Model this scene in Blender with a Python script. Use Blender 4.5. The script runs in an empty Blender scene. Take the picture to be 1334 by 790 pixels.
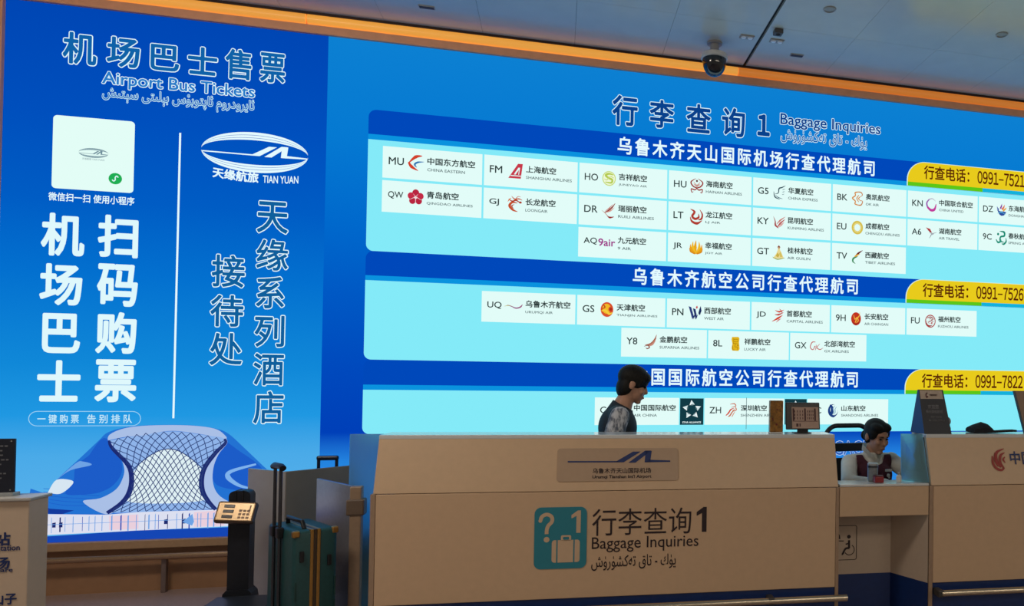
import bpy, bmesh, math, random
from mathutils import Vector, Matrix, Euler

random.seed(7)
SC = bpy.context.scene
COL = SC.collection
PI = math.pi

# ------------------------------------------------------------------ camera, world, light, exposure
cam_d = bpy.data.cameras.new('camera')
cam = bpy.data.objects.new('camera', cam_d)
COL.objects.link(cam)
SC.camera = cam
FPX, CX, CY = 1000.0, 999.39, 479.93                 # a cropped photograph: the optical axis is right of and below its middle
YAW, PITCH, ROLL = 0.26782, 0.013855, 0.013383
EYE = 1.41
cam_d.sensor_width = 36.0
cam_d.sensor_fit = 'HORIZONTAL'
cam_d.lens = FPX / 1334 * 36
cam_d.shift_x = (667 - CX) / 1334
cam_d.shift_y = (CY - 395) / 1334
cam_d.clip_start = 0.05
_f = Vector((math.sin(YAW) * math.cos(PITCH), math.cos(YAW) * math.cos(PITCH), math.sin(PITCH)))
_r = Vector((math.cos(YAW), -math.sin(YAW), 0))
_u = _r.cross(_f)
_r2 = _r * math.cos(ROLL) + _u * math.sin(ROLL)
_u2 = _u * math.cos(ROLL) - _r * math.sin(ROLL)
cam.matrix_world = Matrix(((_r2.x, _u2.x, -_f.x, 0), (_r2.y, _u2.y, -_f.y, 0), (_r2.z, _u2.z, -_f.z, EYE), (0, 0, 0, 1)))

SC.view_settings.view_transform = 'Standard'
SC.view_settings.look = 'None'
SC.view_settings.exposure = 0.0
SC.view_settings.gamma = 1.0
SC.view_settings.use_curve_mapping = False

world = bpy.data.worlds.new('hall_ambient')
SC.world = world
world.use_nodes = True
world.node_tree.nodes['Background'].inputs[0].default_value = (1.0, 0.86, 0.72, 1)
world.node_tree.nodes['Background'].inputs[1].default_value = 0.20


def area_light(name, loc, size, energy, color, aim=(0, 0, -1)):
    d = bpy.data.lights.new(name, 'AREA')
    d.shape = 'RECTANGLE'
    d.size, d.size_y = size
    d.energy = energy
    d.color = color
    o = bpy.data.objects.new(name, d)
    o.location = loc
    o.rotation_euler = Vector(aim).to_track_quat('-Z', 'Y').to_euler()
    COL.objects.link(o)
    return o


# the hall's warm ceiling luminaires, over and behind the photographer, and one added fill
area_light('unseen_hall_light', (3.4, -0.9, 3.72), (4.0, 1.2), 62, (1.0, 0.86, 0.70), (0, 0.42, -1))
area_light('unseen_hall_light', (4.0, -4.2, 4.2), (8.0, 1.5), 440, (1.0, 0.86, 0.69), (0, 0.75, -1))
area_light('unseen_hall_light', (-2.3, 2.6, 3.74), (1.2, 0.6), 62, (1.0, 0.86, 0.72), (0, 0.35, -1))  # added lamp, unseen, that brightens the left wall and floor


# ------------------------------------------------------------------ helpers
def lin(h):
    h = h.lstrip('#')
    out = []
    for i in (0, 2, 4):
        c = int(h[i:i + 2], 16) / 255
        out.append(c / 12.92 if c <= 0.04045 else ((c + 0.055) / 1.055) ** 2.4)
    return (*out, 1)


_mats = {}


def mat(name, color, rough=0.5, metal=0.0, noise=0.06, scale=40.0, bump=0.0, spec=0.5):
    """procedural principled surface with a little noise in colour and relief"""
    if name in _mats:
        return _mats[name]
    m = bpy.data.materials.new(name)
    m.use_nodes = True
    nt = m.node_tree
    b = nt.nodes['Principled BSDF']
    b.inputs['Roughness'].default_value = rough
    b.inputs['Metallic'].default_value = metal
    b.inputs['Specular IOR Level'].default_value = spec
    c = lin(color)
    tc = nt.nodes.new('ShaderNodeTexCoord')
    nz = nt.nodes.new('ShaderNodeTexNoise')
    nz.inputs['Scale'].default_value = scale
    nz.inputs['Detail'].default_value = 4
    nt.links.new(tc.outputs['Object'], nz.inputs['Vector'])
    rp = nt.nodes.new('ShaderNodeValToRGB')
    rp.color_ramp.elements[0].position = 0.3
    rp.color_ramp.elements[1].position = 0.7
    rp.color_ramp.elements[0].color = tuple(max(0, v * (1 - noise)) for v in c[:3]) + (1,)
    rp.color_ramp.elements[1].color = tuple(min(1, v * (1 + noise)) for v in c[:3]) + (1,)
    nt.links.new(nz.outputs['Fac'], rp.inputs['Fac'])
    nt.links.new(rp.outputs['Color'], b.inputs['Base Color'])
    if bump:
        bp = nt.nodes.new('ShaderNodeBump')
        bp.inputs['Strength'].default_value = bump
        bp.inputs['Distance'].default_value = 0.01
        nt.links.new(nz.outputs['Fac'], bp.inputs['Height'])
        nt.links.new(bp.outputs['Normal'], b.inputs['Normal'])
    _mats[name] = m
    return m


def em(color, strength=1.0, sample=False):
    """light-giving screen pixels of one colour"""
    key = 'screen_light_%s_%.2f' % (color, strength)
    if key in _mats:
        return _mats[key]
    m = bpy.data.materials.new(key)
    m.use_nodes = True
    nt = m.node_tree
    nt.nodes.clear()
    e = nt.nodes.new('ShaderNodeEmission')
    e.inputs[0].default_value = lin(color)
    e.inputs[1].default_value = strength
    o = nt.nodes.new('ShaderNodeOutputMaterial')
    nt.links.new(e.outputs[0], o.inputs[0])
    if not sample:
        try:
            m.cycles.emission_sampling = 'NONE'
        except Exception:
            pass
    _mats[key] = m
    return m


def em_ramp(name, axis, lo, hi, stops):
    """a display showing a colour gradient picture along one axis"""
    m = bpy.data.materials.new(name)
    m.use_nodes = True
    nt = m.node_tree
    nt.nodes.clear()
    tc = nt.nodes.new('ShaderNodeTexCoord')
    sp = nt.nodes.new('ShaderNodeSeparateXYZ')
    mr = nt.nodes.new('ShaderNodeMapRange')
    mr.inputs[1].default_value = lo
    mr.inputs[2].default_value = hi
    rp = nt.nodes.new('ShaderNodeValToRGB')
    e = nt.nodes.new('ShaderNodeEmission')
    o = nt.nodes.new('ShaderNodeOutputMaterial')
    nt.links.new(tc.outputs['Object'], sp.inputs[0])
    nt.links.new(sp.outputs[axis], mr.inputs[0])
    nt.links.new(mr.outputs[0], rp.inputs[0])
    els = rp.color_ramp.elements
    while len(els) < len(stops):
        els.new(0.5)
    for el, (p, c) in zip(els, stops):
        el.position = p
    for el, (p, c) in zip(els, stops):
        el.color = lin(c)
    nt.links.new(rp.outputs[0], e.inputs[0])
    nt.links.new(e.outputs[0], o.inputs[0])
    return m


def new_obj(name, me, parent=None, loc=None):
    o = bpy.data.objects.new(name, me)
    COL.objects.link(o)
    if parent is not None:
        o.parent = parent
    if loc is not None:
        o.location = loc
    return o


def tag(o, label=None, cat=None, group=None, kind=None):
    if label: o['label'] = label
    if cat: o['category'] = cat
    if group: o['group'] = group
    if kind: o['kind'] = kind
    return o


def thing(name, label, cat, loc=(0, 0, 0), rz=0.0, group=None):
    o = bpy.data.objects.new(name, None)
    o.empty_display_size = 0.1
    COL.objects.link(o)
    o.location = loc
    o.rotation_euler = (0, 0, rz)
    return tag(o, label, cat, group)


def obj(name, bm, m, parent=None, smooth=False, label=None):
    bmesh.ops.recalc_face_normals(bm, faces=bm.faces[:])
    me = bpy.data.meshes.new(name)
    bm.to_mesh(me)
    bm.free()
    for mm in (m if isinstance(m, (list, tuple)) else [m]):
        me.materials.append(mm)
    if smooth:
        for p in me.polygons: p.use_smooth = True
        try:
            me.set_sharp_from_angle(angle=math.radians(40))
        except Exception:
            pass
    o = new_obj(name, me, parent)
    if label: o['label'] = label
    return o


def struct(name, bm, m):
    o = obj(name, bm, m)
    o['kind'] = 'structure'
    return o


def BM():
    return bmesh.new()


def box(bm, x, y, z, bev=0.0, M=None, mi=0, seg=2):
    n0 = len(bm.faces)
    r = bmesh.ops.create_cube(bm, size=1)
    vs = r['verts']
    for v in vs:
        v.co = Vector((x[0] + (v.co.x + .5) * (x[1] - x[0]), y[0] + (v.co.y + .5) * (y[1] - y[0]), z[0] + (v.co.z + .5) * (z[1] - z[0])))
    fs = {f for v in vs for f in v.link_faces}
    allv = set(vs)
    if bev:
        es = list({e for v in vs for e in v.link_edges})
        g = bmesh.ops.bevel(bm, geom=es, offset=bev, segments=seg, profile=0.5, affect='EDGES')
        fs = set(g['faces']) | {f for f in fs if f.is_valid}
        allv = {v for f in fs for v in f.verts}
    if M is not None:
        for v in allv: v.co = M @ v.co
    for f in fs:
        if f.is_valid: f.material_index = mi
    return bm


def ring_loft(bm, rings, cap=True, mi=0):
    vr = [[bm.verts.new(p) for p in r] for r in rings]
    for a, b in zip(vr, vr[1:]):
        n = len(a)
        for i in range(n):
            f = bm.faces.new((a[i], a[(i + 1) % n], b[(i + 1) % n], b[i]))
            f.material_index = mi
    if cap:
        for r in (vr[0], vr[-1]):
            try:
                f = bm.faces.new(r); f.material_index = mi
            except ValueError:
                pass
    return vr


def tube(bm, pts, r, n=12, mi=0):
    pts = [Vector(p) for p in pts]
    rs = r if isinstance(r, (list, tuple)) else [r] * len(pts)
    rings = []
    up = None
    for i, p in enumerate(pts):
        a = pts[max(0, i - 1)]
        b = pts[min(len(pts) - 1, i + 1)]
        t = (b - a).normalized()
        if up is None:
            up = Vector((0, 0, 1)) if abs(t.z) < 0.9 else Vector((0, 1, 0))
        s = t.cross(up).normalized()
        up = s.cross(t).normalized()
        rings.append([p + (s * math.cos(k / n * 2 * PI) + up * math.sin(k / n * 2 * PI)) * rs[i] for k in range(n)])
    ring_loft(bm, rings, True, mi)


def lathe(bm, prof, c=(0, 0, 0), n=24, mi=0, M=None):
    rings = []
    for r, z in prof:
        ring = [Vector((c[0] + r * math.cos(k / n * 2 * PI), c[1] + r * math.sin(k / n * 2 * PI), c[2] + z)) for k in range(n)]
        if M is not None: ring = [M @ p for p in ring]
        rings.append(ring)
    ring_loft(bm, rings, True, mi)


def capsule(bm, p0, p1, r0, r1=None, n=14, M=None):
    r1 = r0 if r1 is None else r1
    p0, p1 = Vector(p0), Vector(p1)
    d = p1 - p0
    L = d.length
    t = d.normalized() if L > 1e-6 else Vector((0, 0, 1))
    s = t.orthogonal().normalized()
    u = t.cross(s)
    rings = []
    for i in range(1, 5):
        a = -PI / 2 + i / 4 * PI / 2 if i < 4 else 0
        rings.append((p0 + t * (r0 * math.sin(a)), r0 * math.cos(a)))
    for i in range(0, 4):
        a = i / 4 * PI / 2
        rings.append((p1 + t * (r1 * math.sin(a)), r1 * math.cos(a)))
    rr = [[c + (s * math.cos(k / n * 2 * PI) + u * math.sin(k / n * 2 * PI)) * r for k in range(n)] for c, r in rings]
    if M is not None: rr = [[M @ p for p in q] for q in rr]
    ring_loft(bm, rr)


def ell(bm, c, r, M=None, n=20):
    g = bmesh.ops.create_uvsphere(bm, u_segments=n, v_segments=n // 2 + 2, radius=1)
    for v in g['verts']:
        v.co = Vector((c[0] + v.co.x * r[0], c[1] + v.co.y * r[1], c[2] + v.co.z * r[2]))
        if M is not None: v.co = M @ v.co


def prism(bm, poly, y0, y1, mi=0):
    """polygon in x,z pushed from depth y0 to y1"""
    a = [bm.verts.new((p[0], y0, p[1])) for p in poly]
    b = [bm.verts.new((p[0], y1, p[1])) for p in poly]
    n = len(poly)
    fs = [bm.faces.new(a), bm.faces.new(list(reversed(b)))]
    for i in range(n):
        fs.append(bm.faces.new((a[i], b[i], b[(i + 1) % n], a[(i + 1) % n])))
    for f in fs: f.material_index = mi


def rrect(x0, x1, z0, z1, r, corners=(1, 1, 1, 1), n=6):
    """rounded rectangle outline; corners: bottom-left, bottom-right, top-right, top-left"""
    out = []
    cs = [(x0 + r, z0 + r, PI), (x1 - r, z0 + r, 1.5 * PI), (x1 - r, z1 - r, 0), (x0 + r, z1 - r, .5 * PI)]
    sq = [(x0, z0), (x1, z0), (x1, z1), (x0, z1)]
    for k in range(4):
        if corners[k]:
            cx, cz, a0 = cs[k]
            for i in range(n + 1):
                a = a0 + i / n * PI / 2
                out.append((cx + r * math.cos(a), cz + r * math.sin(a)))
        else:
            out.append(sq[k])
    return out


def numeral_one(bm, x0, x1, z0, z1, y, w=.46):
    W, H = x1 - x0, z1 - z0
    P = lambda u, v: (x0 + u * W, z0 + v * H)
    flat(bm, [P(1 - w, 0), P(1, 0), P(1, 1), P(.68, 1), P(0, .80), P(0, .66), P(.08, .66), P(1 - w, .76)], y)


# flat marks: shapes in a unit square or directly in x,z
def flat(bm, poly, y, mi=0):
    vs = [bm.verts.new((p[0], y, p[1])) for p in poly]
    f = bm.faces.new(vs)
    f.material_index = mi
    return f


def crom(pts, k=6):
    if len(pts) < 3:
        return list(pts)
    out = []
    P = [pts[0]] + list(pts) + [pts[-1]]
    for i in range(1, len(P) - 2):
        p0, p1, p2, p3 = P[i - 1], P[i], P[i + 1], P[i + 2]
        for j in range(k):
            t = j / k
            out.append(tuple(0.5 * (2 * b + (c - a) * t + (2 * a - 5 * b + 4 * c - d) * t * t + (3 * b - a - 3 * c + d) * t ** 3)
                             for a, b, c, d in zip(p0, p1, p2, p3)))
    out.append(tuple(pts[-1]))
    return out


def stroke_quads(pts, ws, k=6, closed=False):
    """a brush stroke through points, its width running through the list ws"""
    c = crom(pts, k)
    n = len(c)
    L, R = [], []
    for i, p in enumerate(c):
        a, b = c[max(0, i - 1)], c[min(n - 1, i + 1)]
        dx, dz = b[0] - a[0], b[1] - a[1]
        l = math.hypot(dx, dz) or 1
        t = i / (n - 1) * (len(ws) - 1)
        j = min(int(t), len(ws) - 2) if len(ws) > 1 else 0
        w = (ws[j] * (1 - (t - j)) + ws[j + 1] * (t - j) if len(ws) > 1 else ws[0]) / 2
        L.append((p[0] - dz / l * w, p[1] + dx / l * w))
        R.append((p[0] + dz / l * w, p[1] - dx / l * w))
    return [(L[i], L[i + 1], R[i + 1], R[i]) for i in range(n - 1)]


def disc(cx, cz, rx, rz=None, n=24):
    rz = rx if rz is None else rz
    return [(cx + rx * math.cos(i / n * 2 * PI), cz + rz * math.sin(i / n * 2 * PI)) for i in range(n)]


# ------------------------------------------------------------------ lettering
_AR = {'ئ': (0xFE89, 0xFE8A, 0xFE8B, 0xFE8C), 'ا': (0xFE8D, 0xFE8E), 'ي': (0xFEF1, 0xFEF2, 0xFEF3, 0xFEF4), 'ر': (0xFEAD, 0xFEAE),
       'و': (0xFEED, 0xFEEE), 'د': (0xFEA9, 0xFEAA), 'م': (0xFEE1, 0xFEE2, 0xFEE3, 0xFEE4), 'پ': (0xFB56, 0xFB57, 0xFB58, 0xFB59),
       'ت': (0xFE95, 0xFE96, 0xFE97, 0xFE98), 'ب': (0xFE8F, 0xFE90, 0xFE91, 0xFE92), 'ۇ': (0xFBD7, 0xFBD8), 'س': (0xFEB1, 0xFEB2, 0xFEB3, 0xFEB4),
       'ې': (0xFBE4, 0xFBE5, 0xFBE6, 0xFBE7), 'ل': (0xFEDD, 0xFEDE, 0xFEDF, 0xFEE0), 'ى': (0xFEEF, 0xFEF0, 0xFBE8, 0xFBE9),
       'ش': (0xFEB5, 0xFEB6, 0xFEB7, 0xFEB8), 'ۈ': (0xFBDB, 0xFBDC), 'ك': (0xFED9, 0xFEDA, 0xFEDB, 0xFEDC), 'ق': (0xFED5, 0xFED6, 0xFED7, 0xFED8),
       'ە': (0xFEE9, 0xFEEA)}


def arab(s):
    out = []
    for i, ch in enumerate(s):
        if ch not in _AR:
            out.append(ch)
            continue
        f = _AR[ch]
        prev = i > 0 and s[i - 1] in _AR and len(_AR[s[i - 1]]) == 4
        nxt = i + 1 < len(s) and s[i + 1] in _AR and len(f) == 4
        k = 3 if prev and nxt else 1 if prev else 2 if nxt else 0
        out.append(chr(f[k]))
    return ''.join(reversed(out))


_txc = {}


def text_geo(body, bold=0.0, res=3):
    """outline geometry of a line of lettering: vertices and faces in a unit em; bolder strokes by laying shifted copies over it"""
    key = (body, bold, res)
    if key in _txc:
        return _txc[key]
    base = (body, 0, res)
    if base not in _txc:
        c = bpy.data.curves.new('lettering', 'FONT')
        c.body = body
        c.size = 1
        c.resolution_u = res
        c.fill_mode = 'FRONT'
        o = bpy.data.objects.new('lettering', c)
        COL.objects.link(o)
        dg = bpy.context.evaluated_depsgraph_get()
        me = bpy.data.meshes.new_from_object(o.evaluated_get(dg))
        vs = [(v.co.x, v.co.y, 0.0) for v in me.vertices]
        fs = [tuple(q.vertices) for q in me.polygons]
        bpy.data.objects.remove(o)
        bpy.data.curves.remove(c)
        bpy.data.meshes.remove(me)
        _txc[base] = (vs, fs)
    vs, fs = _txc[base]
    if bold > 0:
        n = 8 if bold < 0.03 else 14
        V, Fc = [], []
        for k in range(n):
            dx, dy = bold * math.cos(2 * PI * (k + .5) / n), bold * math.sin(2 * PI * (k + .5) / n)
            o_ = len(V)
            V += [(x + dx, y + dy, -4e-5 * k) for x, y, _ in vs]
            Fc += [tuple(i + o_ for i in f) for f in fs]
        if bold > 0.035:
            o_ = len(V)
            V += [(x, y, -4e-5 * n) for x, y, _ in vs]
            Fc += [tuple(i + o_ for i in f) for f in fs]
        vs, fs = V, Fc
    _txc[key] = (vs, fs)
    return vs, fs


def bounds(vs):
    xs = [v[0] for v in vs]; zs = [v[1] for v in vs]
    return min(xs), max(xs), min(zs), max(zs)


def put_text(bm, body, x0, x1, z0, z1, y, mi=0, bold=0.02, res=3, ref=None, keep=False, warp=None):
    """fit a line of lettering into a rectangle of the x,z plane at depth y"""
    vs, fs = text_geo(body, bold, res)
    bx0, bx1, bz0, bz1 = ref or bounds(vs)
    sx = (x1 - x0) / (bx1 - bx0)
    sz = (z1 - z0) / (bz1 - bz0)
    ox = x0
    if keep:                                   # keep the letters' own proportions, left-aligned
        sx = sz
    out = []
    for v in vs:
        p = (ox + (v[0] - bx0) * sx, z0 + (v[1] - bz0) * sz)
        if warp: p = warp(*p)
        out.append(bm.verts.new((p[0], y + v[2], p[1])))
    for f in fs:
        try:
            ff = bm.faces.new([out[i] for i in f])
            ff.material_index = mi
        except ValueError:
            pass


def lettering(name, items, mats, parent, label=None):
    """items: list of dicts for put_text, all one run of words -> one mesh part"""
    bm = BM()
    for it in items: put_text(bm, **it)
    me = bpy.data.meshes.new(name)
    bm.to_mesh(me); bm.free()
    for mm in mats: me.materials.append(mm)
    o = new_obj(name, me, parent)
    if label: o['label'] = label
    return o


def outlined(name, body_boxes, fill, line, parent, y, bold, w, res=3, label=None):
    """hollow sign letters: a wider light letter behind, the fill letter in front"""
    items = []
    for body, x0, x1, z0, z1 in body_boxes:
        ref = bounds(text_geo(body, bold + w, res)[0])
        items.append(dict(body=body, x0=x0, x1=x1, z0=z0, z1=z1, y=y, mi=1, bold=bold + w, res=res))
        items.append(dict(body=body, x0=x0, x1=x1, z0=z0, z1=z1, y=y - 0.0012, mi=0, bold=bold, res=res, ref=ref))
    return lettering(name, items, [fill, line], parent, label)


def settle(root, frame=None):
    """geometry was laid out in the room's (or the counter's) frame: bring it into the thing's own frame"""
    R = Matrix.Translation(root.location) @ root.rotation_euler.to_matrix().to_4x4()
    M = R.inverted() @ (frame if frame is not None else Matrix())

    def go(o):
        for c in o.children:
            if c.type == 'MESH': c.data.transform(M)
            go(c)
    go(root)
    return root


# ------------------------------------------------------------------ the room
WALL = 5.80
SCR = 5.76                       # front plane of the screen wall
M_floor = mat('pinkish_stone_floor', 'a08c88', 0.33, noise=0.10, scale=60)
M_ceil = mat('satin_ceiling_panel', 'cdd2ce', 0.20, noise=0.03, scale=6, spec=0.6)
M_ceilback = mat('ceiling_gap_black', '33363c', 0.9)
M_wall = mat('tan_wall_panel', '9c7656', 0.5, noise=0.08, scale=12)
M_frame = mat('copper_brown_trim', 'f6b489', 0.5, noise=0.06, scale=15)
M_sill = mat('light_tan_trim', 'a98a6a', 0.4)
M_brass = mat('brass_rail', 'b89a7c', 0.25, 0.85, scale=80)

bm = BM(); box(bm, (-6, 7), (-6, 6.0), (-0.1, 0)); struct('floor', bm, M_floor)
bm = BM(); box(bm, (-6, 7), (WALL, 5.95), (0, 4.0)); struct('wall_back', bm, M_wall)

# ceiling of narrow panels with open joints, the wide dark joint running out to the hall
CZ = 3.815
bm = BM()
joints = [-6, -4.87, -4.25, -3.63, -3.01, -2.40, -1.782, -1.17, -0.538, 0.088, 0.722, 1.353, 1.99, 2.625, 3.25, 3.87, 4.50, 5.12, 5.75, 7]
for a, b in zip(joints, joints[1:]):
    for y0, y1 in ((-6, -3.6), (-3.6, -1.45), (-1.45, 0.7), (0.7, 2.86), (2.86, 5.025), (5.025, 5.74)):
        g0 = 0.0125 if abs(a - 1.353) < .01 else 0.0009
        g1 = 0.0125 if abs(b - 1.353) < .01 else 0.0009
        box(bm, (a + g0, b - g1), (y0 + 0.0008, y1 - 0.0008), (CZ, CZ + 0.02), 0, mi=0)
box(bm, (-6, 7), (-6, 5.95), (CZ + 0.022, CZ + 0.1), mi=1)
o = obj('ceiling', bm, [M_ceil, M_ceilback]); o['kind'] = 'structure'

# trims around the screen wall
bm = BM()
box(bm, (-3.36, 5.2), (5.735, WALL), (3.684, 3.741), 0.005)
box(bm, (-3.36, 5.2), (5.755, WALL), (3.741, 3.815))
struct('trim_1', bm, M_frame)
bm = BM(); box(bm, (-3.6, 5.2), (5.708, 5.718), (3.800, 3.8148)); struct('glow_stop_lip', bm, mat('dark_brown_lip', '2e1a18', .6))  # dark lip added to keep the cove glow off the ceiling
bm = BM(); box(bm, (-3.60, -3.297), (5.73, WALL), (0.29, 3.741), 0.004); struct('trim_2', bm, M_frame)
bm = BM(); box(bm, (-3.60, 5.2), (5.72, WALL), (0.285, 0.338), 0.006); struct('trim_3', bm, M_sill)

# cove lamps: amber diffuser tubes along the head of the screens, one per length
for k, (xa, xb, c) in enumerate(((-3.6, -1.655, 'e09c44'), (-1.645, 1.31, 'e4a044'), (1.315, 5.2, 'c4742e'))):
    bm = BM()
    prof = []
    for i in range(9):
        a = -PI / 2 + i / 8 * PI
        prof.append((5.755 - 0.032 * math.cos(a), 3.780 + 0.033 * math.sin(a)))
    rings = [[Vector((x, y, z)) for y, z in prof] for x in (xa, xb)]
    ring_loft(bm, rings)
    lamp = _mats.get('amber_cove_%d' % k)
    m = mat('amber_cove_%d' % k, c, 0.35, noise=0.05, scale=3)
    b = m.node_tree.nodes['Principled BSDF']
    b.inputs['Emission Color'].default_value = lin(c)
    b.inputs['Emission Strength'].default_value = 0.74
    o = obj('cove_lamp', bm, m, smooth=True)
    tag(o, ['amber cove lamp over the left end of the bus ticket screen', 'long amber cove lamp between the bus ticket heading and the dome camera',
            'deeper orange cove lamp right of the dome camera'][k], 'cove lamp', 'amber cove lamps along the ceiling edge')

# bumper rail at the wall foot
t = thing('bumper_rail', 'low brass bumper rail along the wall under the bus ticket screen', 'rail', (-2.4, 5.72, 0))
bm = BM(); tube(bm, [(-3.6, 5.71, 0.235), (-1.2, 5.71, 0.235)], 0.021, 16); obj('rail', bm, M_brass, t, True)
for x in (-3.42, -2.385, -1.42):
    bm = BM(); box(bm, (x - 0.014, x + 0.014), (5.725, 5.76), (0.0, 0.225), 0.004); obj('post', bm, mat('grey_brown_post', '7c6c66', .35, .4), t)
settle(t)

# ------------------------------------------------------------------ ceiling fittings
M_white = mat('white_enamel', 'd8d8d4', 0.35)
M_grey = mat('grey_enamel', '9a9c9c', 0.4)
M_black = mat('black_plastic', '15171b', 0.35)
M_chrome = mat('chrome', 'c8ccd0', 0.15, 1.0)


def downlight(x, y, lab):
    t = thing('downlight', lab, 'ceiling light', (x, y, CZ), 0, 'small round ceiling downlights')
    bm = BM(); lathe(bm, [(0.030, 0.0), (0.042, 0.0), (0.042, -0.005), (0.033, -0.008), (0.030, -0.003)], (x, y, CZ)); obj('ring', bm, M_grey, t, True)
    bm = BM(); lathe(bm, [(0.030, -0.001), (0.0001, -0.001)], (x, y, CZ)); obj('lens', bm, M_black, t)
    settle(t)


downlight(1.671, 4.673, 'round ceiling downlight nearer the wide dark ceiling joint')
downlight(2.932, 4.668, 'round ceiling downlight alone at the right of the ceiling')
for x, lab in ((1.253, 'twin spotlight left of the wide dark ceiling joint'), (1.471, 'twin spotlight right of the wide dark ceiling joint')):
    t = thing('twin_spotlight', lab, 'ceiling light', (x, 5.22, CZ), 0, 'recessed twin spotlights')
    bm = BM(); box(bm, (x - 0.050, x + 0.050), (5.192, 5.248), (CZ - 0.008, CZ + 0.001), 0.003); obj('frame', bm, M_grey, t)
    for s in (-0.024, 0.024):
        bm = BM(); lathe(bm, [(0.019, -0.008), (0.016, -0.013), (0.0001, -0.011)], (x + s, 5.22, CZ), 16)
        obj('lamp', bm, mat('spot_lens', 'f0f4f8', 0.1, spec=1.0), t, True)
    settle(t)
for x, y, lab in ((1.68, 5.41, 'dark flush ceiling slot right of the twin spotlights'), (-0.858, 5.41, 'dark flush ceiling slot above the gap between the two screens')):
    t = thing('ceiling_slot', lab, 'ceiling vent', (x, y, CZ), 0, 'dark ceiling slots')
    bm = BM(); box(bm, (x - 0.05, x + 0.05), (y - 0.02, y + 0.02), (CZ - 0.006, CZ + 0.001), 0.0025); obj('frame', bm, M_grey, t)
    bm = BM(); box(bm, (x - 0.044, x + 0.044), (y - 0.014, y + 0.014), (CZ - 0.0085, CZ - 0.006)); obj('opening', bm, M_black, t)
    settle(t)
t = thing('ceiling_sensor', 'small dark box sensor on the ceiling beside the wide joint', 'sensor', (1.435, 5.06, CZ))
bm = BM(); box(bm, (1.405, 1.465), (5.03, 5.09), (CZ - 0.03, CZ), 0.004); obj('body', bm, mat('sensor_grey', '4a4c50', 0.5), t)
bm = BM(); ell(bm, (1.435, 5.06, CZ - 0.03), (0.018, 0.018, 0.010)); obj('lens', bm, M_black, t, True)
settle(t)

cx, cy = 1.055, 5.385
t = thing('dome_camera', 'white security dome camera with dark globe hanging from the ceiling', 'camera', (cx, cy, CZ))
bm = BM(); lathe(bm, [(0.055, 0), (0.055, -0.012), (0.034, -0.016), (0.03, -0.06), (0.045, -0.075)], (cx, cy, CZ)); obj('mount', bm, M_grey, t, True)
bm = BM(); lathe(bm, [(0.02, -0.07), (0.075, -0.078), (0.093, -0.088), (0.096, -0.118), (0.088, -0.122)], (cx, cy, CZ), 32); obj('collar', bm, M_white, t, True)
bm = BM()
lathe(bm, [(0.086, -0.118)] + [(0.086 * math.cos(a) ** 0.8, -0.125 - 0.115 * math.sin(a)) for a in [i / 10 * PI / 2 for i in range(0, 10)]] + [(0.0005, -0.240)], (cx, cy, CZ), 32)
obj('globe', bm, mat('smoked_globe', '0b1420', 0.06, spec=0.9), t, True)
settle(t)

# ------------------------------------------------------------------ screens
WHITE = em('e4fbff'); PALE = em('cdf6fb')
INK = em('2b3a3a'); INK2 = em('7d9290'); NAVY = em('053d86')
L0, L1, SB, ST = -3.297, -1.521, 0.338, 3.684


def screen_text(name, body, x0, x1, z0, z1, parent, m=None, bold=0.03, y=SCR - 0.008, label=None, res=3):
    return lettering(name, [dict(body=body, x0=x0, x1=x1, z0=z0, z1=z1, y=y, bold=bold, res=res)], [m or WHITE], parent, label)


bus = thing('led_screen', 'tall blue bus ticket screen with picture of a curved glass building', 'screen', (L0, SCR, SB), 0, 'lit screens on the back wall')
g = em_ramp('bus_screen_picture', 2, 0.0, ST - SB, [(0.0, '5fb4ec'), (0.16, '4aaae8'), (0.235, '1f98e2'), (0.33, '1088d8'), (0.50, '0370cf'), (0.64, '005cc4'), (0.80, '004fbd'), (1.0, '0046b4')])
bm = BM(); box(bm, (L0, L1), (SCR, SCR + 0.035), (SB, ST)); obj('screen_panel', bm, g, bus)

# heading
hz = '机场巴士售票'
zb = text_geo(hz, 0.035)[0]
hb = []
cent = [(102.4, 62), (155, 70), (207, 76), (257, 82.5), (305, 87), (353.5, 91)]
hx = [(-3.005, -2.818), (-2.775, -2.588), (-2.540, -2.372), (-2.335, -2.160), (-2.125, -1.965), (-1.925, -1.770)]
hzs = [(3.315, 3.527), (3.325, 3.527), (3.330, 3.508), (3.328, 3.520), (3.322, 3.532), (3.322, 3.532)]
outlined('heading_lettering', [(c, a, b, z0, z1) for c, (a, b), (z0, z1) in zip(hz, hx, hzs)], em('0f62a8'), WHITE, bus, SCR - 0.004, 0.026, 0.028, 4)
outlined('english_lettering', [('Airport Bus Tickets', -2.795, -1.944, 3.188, 3.299)], em('2a7cc8'), WHITE, bus, SCR - 0.004, 0.016, 0.040)
outlined('uyghur_lettering', [(arab('ئايرودروم ئاپتوبۇس بېلىتى سېتىش'), -2.790, -1.948, 3.098, 3.204)], em('1c68bc'), PALE, bus, SCR - 0.004, 0.002, 0.042)

# white card with the mini-programme badge; its square code is left out
bm = BM(); prism(bm, rrect(-3.040, -2.612, 2.536, 2.992, 0.022), SCR - 0.003, SCR)
card = obj('white_card', bm, em('e3fdf6', sample=True), bus)
bm = BM()
flat(bm, disc(-2.708, 2.620, 0.036), SCR - 0.004, 0)
for q in stroke_quads([(-2.724, 2.612), (-2.716, 2.604), (-2.708, 2.612), (-2.708, 2.628), (-2.700, 2.637), (-2.692, 2.628)], [0.006]): flat(bm, q, SCR - 0.005, 1)
obj('green_badge', bm, [em('1fae54'), WHITE], card)


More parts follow.
